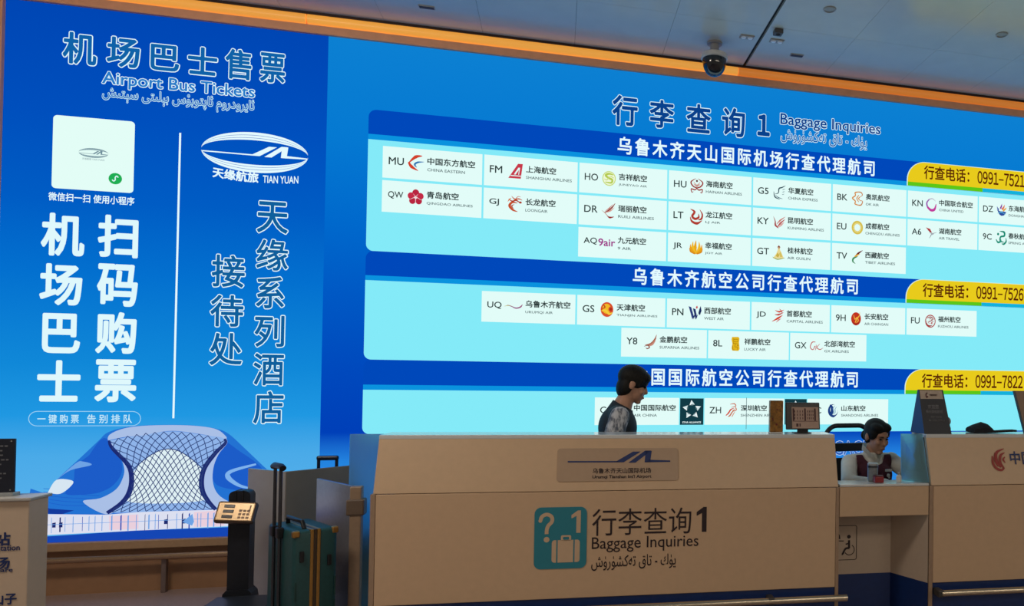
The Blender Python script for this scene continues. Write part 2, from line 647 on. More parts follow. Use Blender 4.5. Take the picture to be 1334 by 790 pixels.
def airport_mark(bm, cx, cz, w, h, y, mi, thin):
    """the line that climbs into two peaks"""
    X = lambda u: cx + (u - 0.5) * w
    Z = lambda v: cz + v * h
    flat(bm, [(X(0), Z(-thin)), (X(0), Z(0)), (X(.48), Z(-.03)), (X(.50), Z(-.14))], y, mi)
    flat(bm, [(X(.45), Z(-.14)), (X(.63), Z(.76)), (X(.705), Z(.76)), (X(.54), Z(-.14))], y, mi)
    flat(bm, [(X(.585), Z(-.18)), (X(.75), Z(.84)), (X(.81), Z(.84)), (X(.655), Z(-.18))], y, mi)
    flat(bm, [(X(.755), Z(.82)), (X(.815), Z(.82)), (X(.80), Z(-.16)), (X(.745), Z(-.16))], y, mi)
    flat(bm, [(X(.765), Z(-.16)), (X(.79), Z(.06)), (X(1), Z(-.02)), (X(1), Z(-.02 - thin))], y, mi)


def ellipse_mark(bm, cx, cz, rx, rz, y, mi):
    for sgn in (1, -1):
        for k, (o_, wd) in enumerate(((1.0, 0.135), (0.845, 0.115), (0.71, 0.10))):
            n = 40
            for i in range(n):
                a0, a1 = PI * (0.03 + 0.94 * i / n), PI * (0.03 + 0.94 * (i + 1) / n)
                def P(a, f):
                    taper = math.sin(a)
                    zz = rz * taper * (o_ - (wd * (1 - f)) * 1)
                    return (cx + rx * math.cos(a), cz + sgn * zz)
                flat(bm, [P(a0, 1), P(a1, 1), P(a1, 0), P(a0, 0)], y, mi)


bm = BM()
ellipse_mark(bm, -2.826, 2.772, 0.078, 0.030, SCR - 0.004, 0)
airport_mark(bm, -2.826, 2.768, 0.150, 0.024, SCR - 0.0045, 0, 0.12)
obj('small_emblem', bm, em('6f8f9c'), card)
lettering('emblem_words', [dict(body='天缘航旅 TIAN YUAN', x0=-2.885, x1=-2.768, z0=2.725, z1=2.739, y=SCR - 0.004, bold=0.01)], [em('8fa8ae')], card)
screen_text('card_caption', '微信扫一扫 使用小程序', -3.052, -2.601, 2.456, 2.509, bus, WHITE, 0.018)

# slogans in two columns
cols = [('机', -2.973, 2.248, .225, .267), ('场', -2.976, 1.937, .220, .259), ('巴', -2.968, 1.634, .196, .248), ('士', -2.974, 1.338, .222, .257),
        ('扫', -2.684, 2.255, .215, .268), ('码', -2.681, 1.946, .217, .269), ('购', -2.682, 1.645, .217, .263), ('票', -2.678, 1.342, .221, .270)]
lettering('slogan_lettering', [dict(body=c, x0=x - w / 2, x1=x + w / 2, z0=z - h / 2, z1=z + h / 2, y=SCR - 0.006, bold=0.030, res=4) for c, x, z, w, h in cols], [em('dff8fc', sample=True)], bus)
bm = BM(); prism(bm, [(-2.369, 1.106), (-2.359, 1.106), (-2.359, 2.945), (-2.369, 2.945)], SCR - 0.003, SCR); obj('divider_line', bm, WHITE, bus)
bm = BM()
o_ = rrect(-3.126, -2.539, 1.057, 1.151, 0.046); i_ = rrect(-3.122, -2.543, 1.061, 1.147, 0.042)
for k in range(len(o_)):
    j = (k + 1) % len(o_)
    flat(bm, [o_[k], o_[j], i_[j], i_[k]], SCR - 0.004)
obj('caption_outline', bm, em('9fd4f4'), bus)
screen_text('caption_lettering', '一 键 购 票', -3.078, -2.865, 1.075, 1.130, bus, em('c8ecfa'), 0.012)
screen_text('caption_lettering', '告 别 排 队', -2.822, -2.585, 1.075, 1.130, bus, em('c8ecfa'), 0.012)
hot = [('天', -1.828, 2.434, .192, .222), ('缘', -1.825, 2.185, .195, .218), ('系', -1.832, 1.936, .175, .224), ('列', -1.831, 1.680, .183, .222),
       ('酒', -1.831, 1.428, .186, .225), ('店', -1.827, 1.177, .185, .227), ('接', -2.075, 2.066, .198, .223), ('待', -2.078, 1.806, .198, .219), ('处', -2.079, 1.556, .195, .224)]
outlined('hotel_lettering', [(c, x - w / 2, x + w / 2, z - h / 2, z + h / 2) for c, x, z, w, h in hot], em('0f5f9c'), WHITE, bus, SCR - 0.004, 0.016, 0.026, 4)
# elliptical emblem
bm = BM()
ellipse_mark(bm, -1.936, 2.856, 0.309, 0.133, SCR - 0.004, 0)
airport_mark(bm, -1.936, 2.845, 0.606, 0.075, SCR - 0.005, 0, 0.10)
obj('oval_emblem', bm, WHITE, bus)
wp = lambda x, z: (x, z + 0.24 * (x + 1.90) ** 2 * 1.0)
lettering('emblem_words', [dict(body='天缘航旅', x0=-2.178, x1=-1.915, z0=2.655, z1=2.725, y=SCR - 0.004, bold=0.03, warp=wp),
                           dict(body='TIAN YUAN', x0=-1.890, x1=-1.682, z0=2.660, z1=2.710, y=SCR - 0.004, bold=0.015, warp=wp)], [WHITE], bus)

# the building picture
PIC = {'hall':[(-3.106,0.674),(-3.017,0.647),(-2.974,0.725),(-2.851,0.864),(-2.761,0.967),(-2.716,1.016),(-2.624,1.048),(-2.493,1.062),(-2.283,1.062),(-2.136,1.041),(-2.056,1.006),(-1.965,0.914),(-1.852,0.792),(-1.716,0.645),(-1.713,0.483),(-2.086,0.509),(-2.715,0.5),(-2.879,0.506),(-3.023,0.516),(-3.105,0.594)],'rim':[(-2.715,0.966),(-2.702,1.005),(-2.624,1.043),(-2.493,1.06),(-2.282,1.06),(-2.136,1.039),(-2.076,0.997),(-2.073,0.972),(-2.184,0.998),(-2.301,1.019),(-2.378,1.025),(-2.454,1.014),(-2.529,0.996),(-2.623,0.988)],'oval':[(-2.81,0.874),(-2.734,0.983),(-2.658,0.889),(-2.633,0.778),(-2.673,0.691),(-2.745,0.643),(-2.836,0.629),(-2.927,0.637),(-2.888,0.712),(-2.877,0.804)],'oval2':[(-2.075,0.961),(-2.004,0.903),(-1.851,0.764),(-1.848,0.591),(-1.929,0.628),(-2.029,0.642),(-2.119,0.678),(-2.14,0.758),(-2.122,0.848)],'frameL':[(-2.715,0.966),(-2.658,0.894),(-2.624,0.8),(-2.627,0.734),(-2.663,0.658),(-2.745,0.605),(-2.836,0.586),(-2.715,0.503),(-2.632,0.547),(-2.569,0.644),(-2.569,0.733),(-2.601,0.833),(-2.678,0.933)],'frameR':[(-2.073,0.984),(-2.06,0.944),(-2.108,0.87),(-2.135,0.78),(-2.133,0.678),(-2.092,0.598),(-1.977,0.515),(-2.086,0.507),(-2.165,0.566),(-2.201,0.646),(-2.203,0.725),(-2.175,0.804),(-2.113,0.888)],'glass':[(-2.702,0.966),(-2.604,0.988),(-2.529,0.996),(-2.454,1.014),(-2.378,1.022),(-2.301,1.017),(-2.184,0.996),(-2.075,0.97),(-2.118,0.882),(-2.18,0.792),(-2.198,0.714),(-2.191,0.634),(-2.145,0.548),(-2.115,0.519),(-2.367,0.514),(-2.697,0.514),(-2.633,0.569),(-2.59,0.645),(-2.578,0.722),(-2.601,0.822),(-2.668,0.911)],'bright':[(-2.572,0.766),(-2.517,0.843),(-2.452,0.892),(-2.385,0.913),(-2.318,0.89),(-2.249,0.839),(-2.194,0.759),(-2.202,0.68),(-2.191,0.623),(-2.175,0.578),(-2.368,0.561),(-2.596,0.579),(-2.579,0.655)],'snout':[(-3.017,0.647),(-2.974,0.725),(-2.893,0.718),(-2.899,0.685),(-2.954,0.638)],'wing':[(-3.105,0.604),(-3.006,0.548),(-2.88,0.533),(-2.942,0.511),(-3.023,0.518)],'hl':[(-2.974,0.725),(-2.903,0.783),(-2.795,0.814),(-2.841,0.836),(-2.877,0.826)],'shop':[(-3.102,0.473),(-3.023,0.514),(-2.715,0.5),(-2.538,0.511),(-2.086,0.513),(-1.714,0.512),(-1.711,0.402),(-2.039,0.403),(-3.1,0.384)],'pinkA':[(-2.696,0.492),(-2.54,0.497),(-2.538,0.405),(-2.694,0.404)],'pinkB':[(-2.237,0.501),(-2.086,0.509),(-2.064,0.41),(-2.235,0.405)],'blueband':[(-3.1,0.374),(-2.554,0.395),(-2.039,0.397),(-1.483,0.392),(-1.481,0.312),(-2.037,0.321),(-3.099,0.338)],'inner':[(-2.706,0.966),(-2.687,0.917),(-2.601,0.811),(-2.58,0.722),(-2.592,0.634),(-2.633,0.569),(-2.706,0.511)],'innerR':[(-2.075,0.972),(-2.07,0.944),(-2.123,0.882),(-2.18,0.792),(-2.198,0.714),(-2.191,0.634),(-2.156,0.566),(-2.115,0.514)],'curl':[(-1.892,0.804),(-2.031,0.761),(-2.05,0.722),(-1.99,0.669),(-1.919,0.645)]}
pm = [em('2372d2'), em('a9bfe6'), em('1c5cc8'), em('6fa3e4'), em('8fb4ea'), em('dff0f4'), em('d7e6f2'), em('143a9c'), em('dcdff0'), em('e9cfdc'), em('1546b4'), em('1d2a70'), em('7fb2ec')]
bm = BM()


ROUND = ('hall', 'oval', 'oval2', 'frameL', 'frameR', 'rim', 'snout', 'bright', 'glass', 'hl')


def pic(key, mi, lay):
    pts = PIC[key]
    if key in ROUND:
        pts = crom(list(pts) + [pts[0]], 5)[:-1]
    flat(bm, pts, SCR - 0.002 - 0.0006 * lay, mi)


pic('hall', 0, 0); pic('rim', 1, 1); pic('oval', 2, 1); pic('oval2', 2, 1); pic('frameL', 1, 2); pic('frameR', 1, 2)
pic('glass', 4, 3); pic('bright', 5, 4); pic('hl', 3, 2); pic('snout', 6, 3); pic('shop', 8, 1); pic('pinkA', 9, 2); pic('pinkB', 9, 2)
pic('wing', 7, 3); pic('blueband', 10, 3)
for q in stroke_quads(PIC['curl'], [0.012, 0.03, 0.01]): flat(bm, q, SCR - 0.004, 12)
for k in ('inner', 'innerR'):
    for q in stroke_quads(PIC[k], [0.012, 0.026, 0.030, 0.022]): flat(bm, q, SCR - 0.0056, 11)
# seams of the roof skin
for k in range(5):
    z = 0.58 + 0.02 * k
    for q in stroke_quads([(-3.04, z + 0.012), (-2.92, z - 0.015 + 0.004 * k), (-2.75, z - 0.02)], [0.003]): flat(bm, q, SCR - 0.0024, 2)
# shop front mullions and dark doors
random.seed(3)
x = -3.09
while x < -2.05:
    wv = random.choice((0.003, 0.004, 0.007)); h0 = 0.392 + 0.012 * random.random()
    flat(bm, [(x, h0), (x + wv, h0), (x + wv, 0.492 + 0.01 * random.random()), (x, 0.49)], SCR - 0.0045, random.choice((11, 10, 3, 3)))
    x += random.uniform(0.018, 0.05)
for x in (-2.99, -2.955, -2.40, -2.30):
    flat(bm, [(x, 0.43), (x + 0.018, 0.43), (x + 0.018, 0.462), (x, 0.458)], SCR - 0.0045, 11)
flat(bm, [(-3.09, 0.446), (-2.05, 0.456), (-2.05, 0.459), (-3.09, 0.449)], SCR - 0.0046, 3)
flat(bm, [(-2.30, 0.44), (-2.245, 0.415), (-2.235, 0.44), (-2.245, 0.49)], SCR - 0.0047, 3)
picture = obj('building_picture', bm, pm, bus)
# lattice of the glass hall
lf = crom(PIC['inner'], 8); rf = crom(PIC['innerR'], 8)


def at_z(path, z):
    for a, b in zip(path, path[1:]):
        if (a[1] - z) * (b[1] - z) <= 0 and a[1] != b[1]:
            t = (z - a[1]) / (b[1] - a[1])
            return a[0] + t * (b[0] - a[0])
    return path[0][0] if abs(path[0][1] - z) < abs(path[-1][1] - z) else path[-1][0]


bm = BM()
NR, NC = 19, 13


def node(i, j):
    v = j / NR
    zz = 0.965 - v * 0.45
    u = (i + 0.5 * (j % 2)) / NC
    u = min(max(u, 0), 1)
    a, b = at_z(lf, zz), at_z(rf, zz)
    return (a + (b - a) * u, zz + 0.055 * (1 - v) * (1 - (2 * u - 1) ** 2))


for j in range(NR):
    for i in range(NC + 1):
        p = node(i, j)
        for di in ((-1, 0) if j % 2 == 0 else (0, 1)):
            if 0 <= i + di <= NC:
                q = node(i + di, j + 1)
                mid = ((p[0] + q[0]) / 2, (p[1] + q[1]) / 2 - 0.002)
                for f in stroke_quads([p, mid, q], [0.0045], 2): flat(bm, f, SCR - 0.0062, 0)
for u0 in (0,):
    arc = [(-2.58 + 0.39 * t, 0.775 + 0.135 * math.sin(PI * t)) for t in [k / 12 for k in range(13)]]
    for f in stroke_quads(arc, [0.006], 2): flat(bm, f, SCR - 0.0063, 0)
obj('lattice', bm, em('2b3f78'), picture)
settle(bus)

# ---- baggage inquiries screen
bag = thing('led_screen', 'wide blue baggage inquiries screen listing airlines in white tiles', 'screen', (L1, SCR, SB), 0, 'lit screens on the back wall')
R1 = 5.0
g = em_ramp('baggage_screen_picture', 2, 0.0, ST - SB, [(0.0, '2f8fe6'), (0.14, '2484e0'), (0.2, '003fb8'), (0.33, '0049bd'), (0.48, '0058c4'), (0.62, '0068cc'), (0.80, '0579d2'), (1.0, '0c80d2')])
bm = BM(); box(bm, (L1, R1), (SCR, SCR + 0.035), (SB, ST)); obj('screen_panel', bm, g, bag)
CYAN = em('84eaf8', sample=True); BAND = em('0048ba'); STRIP = em('0a92de'); YEL = em('e8cb1c'); GRN = em('5cc718'); TEAL = em('12b2dc')
XL, XR = -1.265, 4.62
for top, hb_, sb_, bot, y0 in ((3.216, 3.0475, 3.011, 2.247, 0), (2.247, 2.080, 2.046, 1.505, 0.0004), (1.505, 1.334, 1.299, 0.997, 0.0008)):
    bm = BM(); prism(bm, rrect(XL, XR, bot, sb_, 0.045, (1, 1, 0, 0)), SCR - 0.003 - y0, SCR); card = obj('airline_card', bm, CYAN, bag)
    bm = BM(); prism(bm, rrect(XL, XR, hb_, top, 0.05, (0, 0, 1, 1)), SCR - 0.003 - y0, SCR); obj('card_header', bm, BAND, card)
    bm = BM(); prism(bm, [(XL, sb_), (XR, sb_), (XR, hb_), (XL, hb_)], SCR - 0.003 - y0, SCR); obj('header_strip', bm, STRIP, card)
    # yellow telephone tab: rounded shoulder, green foot turning teal
    def tab(g_, grow):
        n = 12
        pts = [(2.755 - grow, sb_ + 0.002)]
        for i in range(n + 1):
            a = PI - i / n * PI / 2
            pts.append((2.755 + 0.155 + (0.155 + grow) * math.cos(a), (top - 0.002 - 0.150) + (0.150 + grow * .6) * math.sin(a)))
        pts += [(XR, top - 0.002 + grow * .6), (XR, sb_ + 0.002)]
        return pts
    bm = BM(); prism(bm, tab(0, 0.008), SCR - 0.0045, SCR); obj('tab_edge', bm, em('cfeee0'), card)
    bm = BM(); prism(bm, tab(0, 0), SCR - 0.0055, SCR); obj('telephone_tab', bm, YEL, card)
    bm = BM()
    flat(bm, [(2.755, sb_ + 0.002), (3.445, sb_ + 0.002), (3.445, hb_ - 0.002), (2.755, hb_ - 0.002)], SCR - 0.006, 0)
    flat(bm, [(3.445, sb_ + 0.002), (XR, sb_ + 0.002), (XR, hb_ - 0.002), (3.445, hb_ - 0.002)], SCR - 0.006, 1)
    obj('tab_foot', bm, [GRN, TEAL], card)
bx = [('行', .459, 3.387, .196, .238), ('李', .732, 3.390, .193, .224), ('查', 1.012, 3.386, .198, .232), ('询', 1.284, 3.384, .193, .235)]
outlined('heading_numeral', [('１', 1.470, 1.580, 3.296, 3.476)], em('08418c'), em('d6f3fc'), bag, SCR - 0.004, 0.042, 0.028, 4)
outlined('heading_lettering', [(c, x - w / 2, x + w / 2, z - h / 2, z + h / 2) for c, x, z, w, h in bx], em('08418c'), em('d6f3fc'), bag, SCR - 0.004, 0.026, 0.026, 4)
outlined('english_lettering', [('Baggage Inquiries', 1.655, 2.512, 3.378, 3.500)], em('08418c'), em('d6f3fc'), bag, SCR - 0.004, 0.014, 0.036)
outlined('uyghur_lettering', [(arab('يۈك - تاق تەكشۈرۈش'), 1.661, 2.393, 3.262, 3.384)], em('0d58a6'), em('cdeefa'), bag, SCR - 0.004, 0.003, 0.040)
for body, x0, x1, z0, z1 in (('乌鲁木齐天山国际机场行查代理航司', .408, 2.466, 3.063, 3.189), ('乌鲁木齐航空公司行查代理航司', .534, 2.332, 2.098, 2.223), ('中国国际航空公司行查代理航司', .551, 2.341, 1.350, 1.478)):
    wch = 0.107
    pit = (x1 - x0 - wch) / (len(body) - 1)
    lettering('card_lettering', [dict(body=ch, x0=x0 + pit * k, x1=x0 + pit * k + wch, z0=z0, z1=z1, y=SCR - 0.008, bold=0.022, ref=(0.03, 0.97, -0.085, 0.845)) for k, ch in enumerate(body)], [WHITE], bag)
for num, z0, z1 in (('0991-7521', 3.078, 3.192), ('0991-7526', 2.103, 2.217), ('0991-7822', 1.353, 1.470)):
    screen_text('telephone_lettering', '行查电话：', 2.899, 3.318, z0, z1, bag, em('5a2408'), 0.02)
    cell = (3.848 - 3.392) / 9
    lettering('telephone_lettering', [dict(body='-' if ch == '-' else chr(ord(ch) + 0xFEE0), x0=3.392 + cell * k + .002, x1=3.392 + cell * (k + 1) - .002, z0=z0 + (.045 if ch == '-' else .004), z1=z1 - (.058 if ch == '-' else .004), y=SCR - 0.008, bold=0.02, ref=None if ch == '-' else (.22, .78, -.02, .76)) for k, ch in enumerate(num)], [em('5a2408')], bag)
outlined('foot_lettering', [('BAGGAGE', 1.915, 2.442, 0.806, 0.925)], em('2a5fb8'), em('d2e6fa'), bag, SCR - 0.004, 0.01, 0.022)
# a hairline module joint
bm = BM(); flat(bm, [(1.415, 1.02), (1.419, 1.02), (1.419, 1.262), (1.415, 1.262)], SCR - 0.0075); obj('module_joint', bm, em('4d6a70'), bag)


# airline tiles ---------------------------------------------------------------------------------
# each logo: list of ('p', colour, points) polygons, ('s', colour, points, widths) brush strokes, ('d', colour, cx, cz, rx, rz) discs, ('t', colour, text, box)
def S(c, pts, ws): return ('s', c, pts, ws)
def Pg(c, *pts): return ('p', c, pts)
def Dk(c, x, z, rx, rz=None): return ('d', c, x, z, rx, rz or rx)


RED, DR, TILE = 'd2402a', '9c2f2c', 'e2fcf8'
LOGO = {
 'MU': [S(RED, [(.75, .92), (-.1, .75), (-.95, -.02)], [.06, .42, .1]), S(RED, [(-1, .05), (-.6, -.5), (.25, -.95)], [.2, .42, .04]), S('2f74b4', [(1, .2), (.2, .1), (-.2, -.2), (.05, -.55)], [.03, .22, .26, .05])],
 'FM': [Pg('c8384a', (-1, -.95), (.3, .95), (.95, .95), (.7, -.95)), Pg(TILE, (-.25, -.45), (.35, .45), (.58, .45), (.45, -.45)), Pg('c8384a', (.0, -.45), (.38, .12), (.42, .12), (.36, -.45)), Pg(TILE, (-.75, -.68), (-.66, -.56), (.72, -.56), (.70, -.68))],
 'HO': [Dk('c9dc7c', 0, 0, .98), Dk('eef8d8', 0, 0, .84), S('b4cc50', [(.6, .5), (0, .62), (-.5, .4), (-.1, .08), (.45, -.15), (.3, -.55), (-.55, -.5)], [.1, .26, .3, .28, .3, .24, .1]), S('c9dc7c', [(-.7, -.1), (-.3, -.2), (.1, .3)], [.08, .14, .06]), S('c9dc7c', [(.7, .1), (.35, .25), (.1, .3)], [.08, .14, .06])],
 'HU': [S(DR, [(-.15, .95), (-.9, .45), (-.6, -.1), (0, -.3), (.6, -.1), (.9, .45), (.15, .95)], [.04, .2, .2, .14, .2, .2, .04]), S('c87868', [(-.5, .5), (-.2, .15), (0, .05), (.2, .15), (.5, .5)], [.05, .12, .14, .12, .05]), S('b85848', [(-.5, .2), (0, -.12), (.5, .2)], [.05, .12, .05]), Dk('5c1c1c', 0, .62, .15), S(DR, [(-.1, -.3), (.3, -.6), (.85, -.5), (.75, -.95), (.5, -.85)], [.1, .18, .16, .14, .04]), S(DR, [(.1, -.3), (-.3, -.6), (-.85, -.5), (-.75, -.95), (-.5, -.85)], [.1, .18, .16, .14, .04])],
 'G5': [S('3a5560', [(.95, .98), (.4, .7), (-.1, .5), (-.2, -.1), (-.75, -.3)], [.05, .16, .2, .14, .05]), S('3a5560', [(-.95, .05), (-.75, -.7), (.05, -1)], [.06, .2, .05]), S('587480', [(-.7, -.45), (-.2, -.75), (.5, -.9)], [.04, .14, .04]), S('6c8890', [(.9, .5), (.6, .42), (.45, .35)], [.04, .1, .03]), S('6c8890', [(.85, .15), (.6, .08), (.45, .02)], [.04, .1, .03]), S('6c8890', [(.75, -.2), (.55, -.28), (.4, -.32)], [.04, .1, .03])],
 'BK': [S('d68a3c', [(.1, .95), (-.45, .8), (-.4, .4), (-.9, 0), (-.4, -.4), (-.45, -.8), (.1, -.95)], [.14, .2, .18, .2, .18, .2, .14]), S('c87830', [(.1, .95), (.6, .9), (.8, .55), (.5, .3)], [.14, .16, .14, .06]), S('c87830', [(.1, -.95), (.6, -.9), (.85, -.4), (.5, -.25)], [.14, .18, .14, .06]), S('d68a3c', [(.2, .5), (-.15, 0), (.2, -.5)], [.1, .18, .1]), S('d68a3c', [(.55, .35), (.15, 0), (.55, -.35)], [.06, .18, .06])],
 'KN': [S('c23c9c', [(.85, .1), (.55, -.7), (-.1, -.85), (-.75, -.4)], [.12, .4, .4, .3]), S('9a58b0', [(-.75, -.4), (-.85, .2), (-.4, .75)], [.3, .26, .16]), S('b0a8c0', [(-.4, .75), (.2, .85), (.75, .5)], [.16, .12, .04])],
 'DZ': [S('8a3ca0', [(-.2, .2), (0, .6), (.1, .95)], [.3, .24, .03]), S('e06c4c', [(.1, .1), (.45, .45), (.6, .85)], [.34, .26, .03]), S('e8a838', [(.3, -.1), (.75, .2), (.95, .45)], [.3, .24, .03]), S('4458a8', [(-.5, .0), (-.75, .25), (-.85, .5)], [.24, .18, .03]), Pg('2c4c9c', (-.9, .1), (-.3, -.2), (.5, -.2), (.95, -.3), (.5, -.8), (0, -.9), (-.4, -.7)), S('58b8e0', [(-.8, -.55), (0, -.35), (.8, -.65)], [.04, .14, .04])],
 'QW': [Dk('b82440', 0, .45, .45, .48), Dk('c42c48', -.6, .1, .42), Dk('c42c48', .6, .1, .42), Dk('b82440', -.4, -.5, .42), Dk('b82440', .4, -.5, .42), S('f4d8dc', [(0, .0), (-.3, .35)], [.06, .03]), S('f4d8dc', [(0, 0), (.3, .35)], [.06, .03]), S('f4d8dc', [(0, 0), (-.7, -.35)], [.08, .04]), S('f4d8dc', [(0, 0), (.7, -.35)], [.08, .04]), S('f4d8dc', [(0, .1), (0, -.8)], [.1, .05]), Dk('f4d8dc', 0, -.1, .13)],
 'GJ': [S('c4502c', [(.3, .1), (-.4, .15), (-.75, -.3), (-.3, -.8), (.35, -1)], [.06, .26, .38, .28, .04]), S('b03c28', [(-.9, .55), (-.4, .3), (.1, .45), (.6, .2)], [.06, .18, .2, .1]), S('c4502c', [(-.5, .95), (-.1, .6), (.5, .65), (.95, .5)], [.04, .16, .16, .05]), S('c4502c', [(.1, .7), (.4, .95), (.75, .9)], [.08, .08, .03]), S('d87848', [(-1, .2), (-.8, .5), (-.55, .7)], [.04, .16, .03]), Dk('b03c28', .7, .2, .2, .14), S('a83420', [(-.1, -.1), (-.45, -.3), (-.2, -.65)], [.04, .16, .04])],
 'DR': [S('9c4640', [(.95, .98), (.45, .35), (-.2, -.15), (-.6, -.3)], [.05, .22, .2, .06]), S('c8786c', [(.6, .8), (.1, .3), (-.45, -.12)], [.03, .14, .05]), S('d89c90', [(.85, .4), (.3, -.05), (-.3, -.3)], [.03, .16, .08]), S('c89080', [(-1, -.05), (-.5, -.4), (-.1, -.8)], [.03, .1, .1]), S(DR, [(-.2, -.75), (.2, -.95), (.8, -.82)], [.04, .26, .05])],
 'LT': [S('b03c30', [(-.95, .95), (-.3, .6), (-.65, 0), (-.2, -.35), (.35, -.1), (.3, .4)], [.04, .34, .34, .34, .3, .04]), S('b03c30', [(.5, .95), (.9, .3), (.75, -.3), (.3, -.45)], [.05, .24, .3, .1]), S('b03c30', [(-.95, -.1), (-.7, -.7), (.1, -.95), (.9, -.5)], [.06, .3, .38, .04])],
 'AQ': [('t', 'a03a8c', '9air', (-1.25, 1.2, -.55, .45))],
 'JR': [S('e8a81c', [(0, -.9), (-.12, 0), (0, .95)], [.2, .5, .03]), S('f0bc28', [(-.05, -.8), (-.5, .0), (-.45, .8)], [.2, .42, .03]), S('f0bc28', [(.05, -.8), (.5, .0), (.45, .8)], [.2, .42, .03]), S('e8a01c', [(-.1, -.85), (-.75, -.3), (-.85, .4)], [.2, .38, .03]), S('e8a01c', [(.1, -.85), (.75, -.3), (.9, .4)], [.2, .38, .03]), S('d8901c', [(-.1, -.9), (-.8, -.6), (-1, -.1)], [.16, .26, .03]), S('d8901c', [(.1, -.9), (.8, -.6), (1, -.1)], [.16, .26, .03])],
 'KY': [S('a84444', [(-.95, .75), (-.65, .1), (-.6, -.45), (-.1, -.85)], [.03, .16, .3, .08]), S('c06060', [(-.3, -.75), (.2, -.15), (.95, .45)], [.12, .3, .04]), S('cc7c74', [(-.4, -.3), (.15, .25), (.98, .8)], [.06, .24, .03]), S('d89890', [(0, -.7), (.4, -.35), (.8, .05)], [.08, .2, .03])],
 'GT': [Pg('e8d894', (-.95, -.9), (-.4, -.2), (-.1, .5), (.1, .5), (.45, -.1), (.85, -.85)), Pg('c8b048', (-.5, -.55), (-.2, -.05), (.1, -.4), (-.1, -.75)), Pg('d4c060', (.05, -.2), (.3, .15), (.6, -.6), (.25, -.7)), S('98a848', [(-1, -.7), (-.2, -1), (1, -.75)], [.05, .16, .05]), Pg('8c4c3c', (-.3, .68), (0, .98), (.28, .68)), Pg('c8a070', (-.18, .68), (.18, .68), (.14, .45), (-.14, .45))],
 'EU': [('ring', 'd6c04c', .72, .98), ('ring', 'e8dc8c', .50, .72), ('rays', 'c4ac38', .5, .95)],
 'TV': [S('6c2424', [(.98, .98), (.2, .5), (-.5, -.1)], [.03, .3, .05]), S('e0a43c', [(.5, .45), (-.2, .1), (-.7, -.4)], [.03, .3, .08]), S('3c8c5c', [(.15, .05), (-.6, -.25), (-.7, -.7), (-.25, -1)], [.03, .3, .24, .03])],
 'A6': [Pg('b03038', (-1, .75), (-.2, .55), (.15, .0), (-.25, .05)), Pg('7c2c38', (-.75, .4), (-.05, .15), (.1, -.02)), S('98a0a8', [(-.35, -.0), (.2, -.1), (1, .1)], [.03, .14, .03]), S('848c98', [(.1, -.1), (-.1, -.5), (-.35, -.85)], [.12, .12, .03]), Pg('a8b0b8', (-.1, -.1), (.5, -.15), (.2, -.35))],
 '9C': [S('1c8c74', [(-.3, .95), (.55, .85), (.6, .3), (-.1, .1), (-.15, -.5), (.6, -.7)], [.06, .34, .3, .26, .3, .06]), S('24947c', [(-.98, -.3), (-.6, -.75), (-.05, -.55), (-.15, -.15)], [.14, .3, .26, .06]), S('1c8c74', [(.9, .0), (.95, -.55), (.5, -.98), (.1, -.9)], [.06, .28, .28, .06]), Dk('1c8c74', -.6, .5, .2)],
 'UQ': [S('b8b060', [(-1, -.1), (-.5, .1), (0, -.15)], [.02, .18, .06]), S('9c4c7c', [(-.7, .3), (-.15, -.1), (.3, -.4), (.75, -.15), (1, .45)], [.02, .12, .28, .22, .03]), S('8c6c9c', [(-.4, .0), (.2, -.3), (.7, -.3)], [.03, .1, .03])],
 'GS': [Dk('d8502c', 0, 0, .92, .98), Dk('f0b828', -.05, .1, .62, .66), Dk('d8502c', .55, .05, .36, .36), S('f4cc40', [(-.8, -.2), (-.2, -.15), (.3, -.55), (.8, -.4)], [.1, .3, .3, .1]), Dk('a82c1c', .55, .05, .2), S('c03c24', [(-.6, .7), (-.3, .3), (-.75, .05)], [.1, .2, .05])],
 'PN': [Pg('2c3c7c', (-1, .85), (-.6, .75), (-.15, -.55), (-.4, -.95)), Pg('24346c', (-.35, .6), (.05, .5), (.35, -.6), (.1, -.95)), Pg('2c3c7c', (.1, -.9), (.35, -.5), (.55, -.1), (.35, -.3)), Pg('1c2c5c', (.65, .5), (.85, .95), (1, .3), (.75, -.35), (.5, -.05)), Pg('c83c44', (.1, .75), (.3, .98), (.42, .72), (.25, .5)), Pg('24346c', (-.25, -.6), (-.05, -.1), (.05, -.25), (-.2, -.95))],
 'JD': [S(RED, [(.98, .85), (.2, .55), (-.5, .75)], [.03, .24, .03]), S('c04848', [(.9, .5), (.1, .15), (-.55, .15)], [.03, .26, .04]), S(RED, [(.75, .1), (0, -.35), (-1, -.85)], [.04, .3, .03]), S('d08080', [(.5, -.4), (.1, -.6), (-.3, -.95)], [.03, .2, .03]), S('c04848', [(.2, .95), (.5, .7), (.7, .3)], [.03, .16, .05])],
 '9H': [Dk('c03420', -.05, -.05, .85, .95), S('f0b040', [(.6, .98), (.5, .4), (.1, .0), (-.2, -.6)], [.03, .14, .22, .1]), S('f0b848', [(-.45, .5), (-.25, -.1), (.1, .15), (.35, -.3), (.0, -.6)], [.08, .14, .12, .14, .06]), S('8c2014', [(-.7, -.5), (-.1, -.85), (.6, -.5)], [.04, .16, .04])],
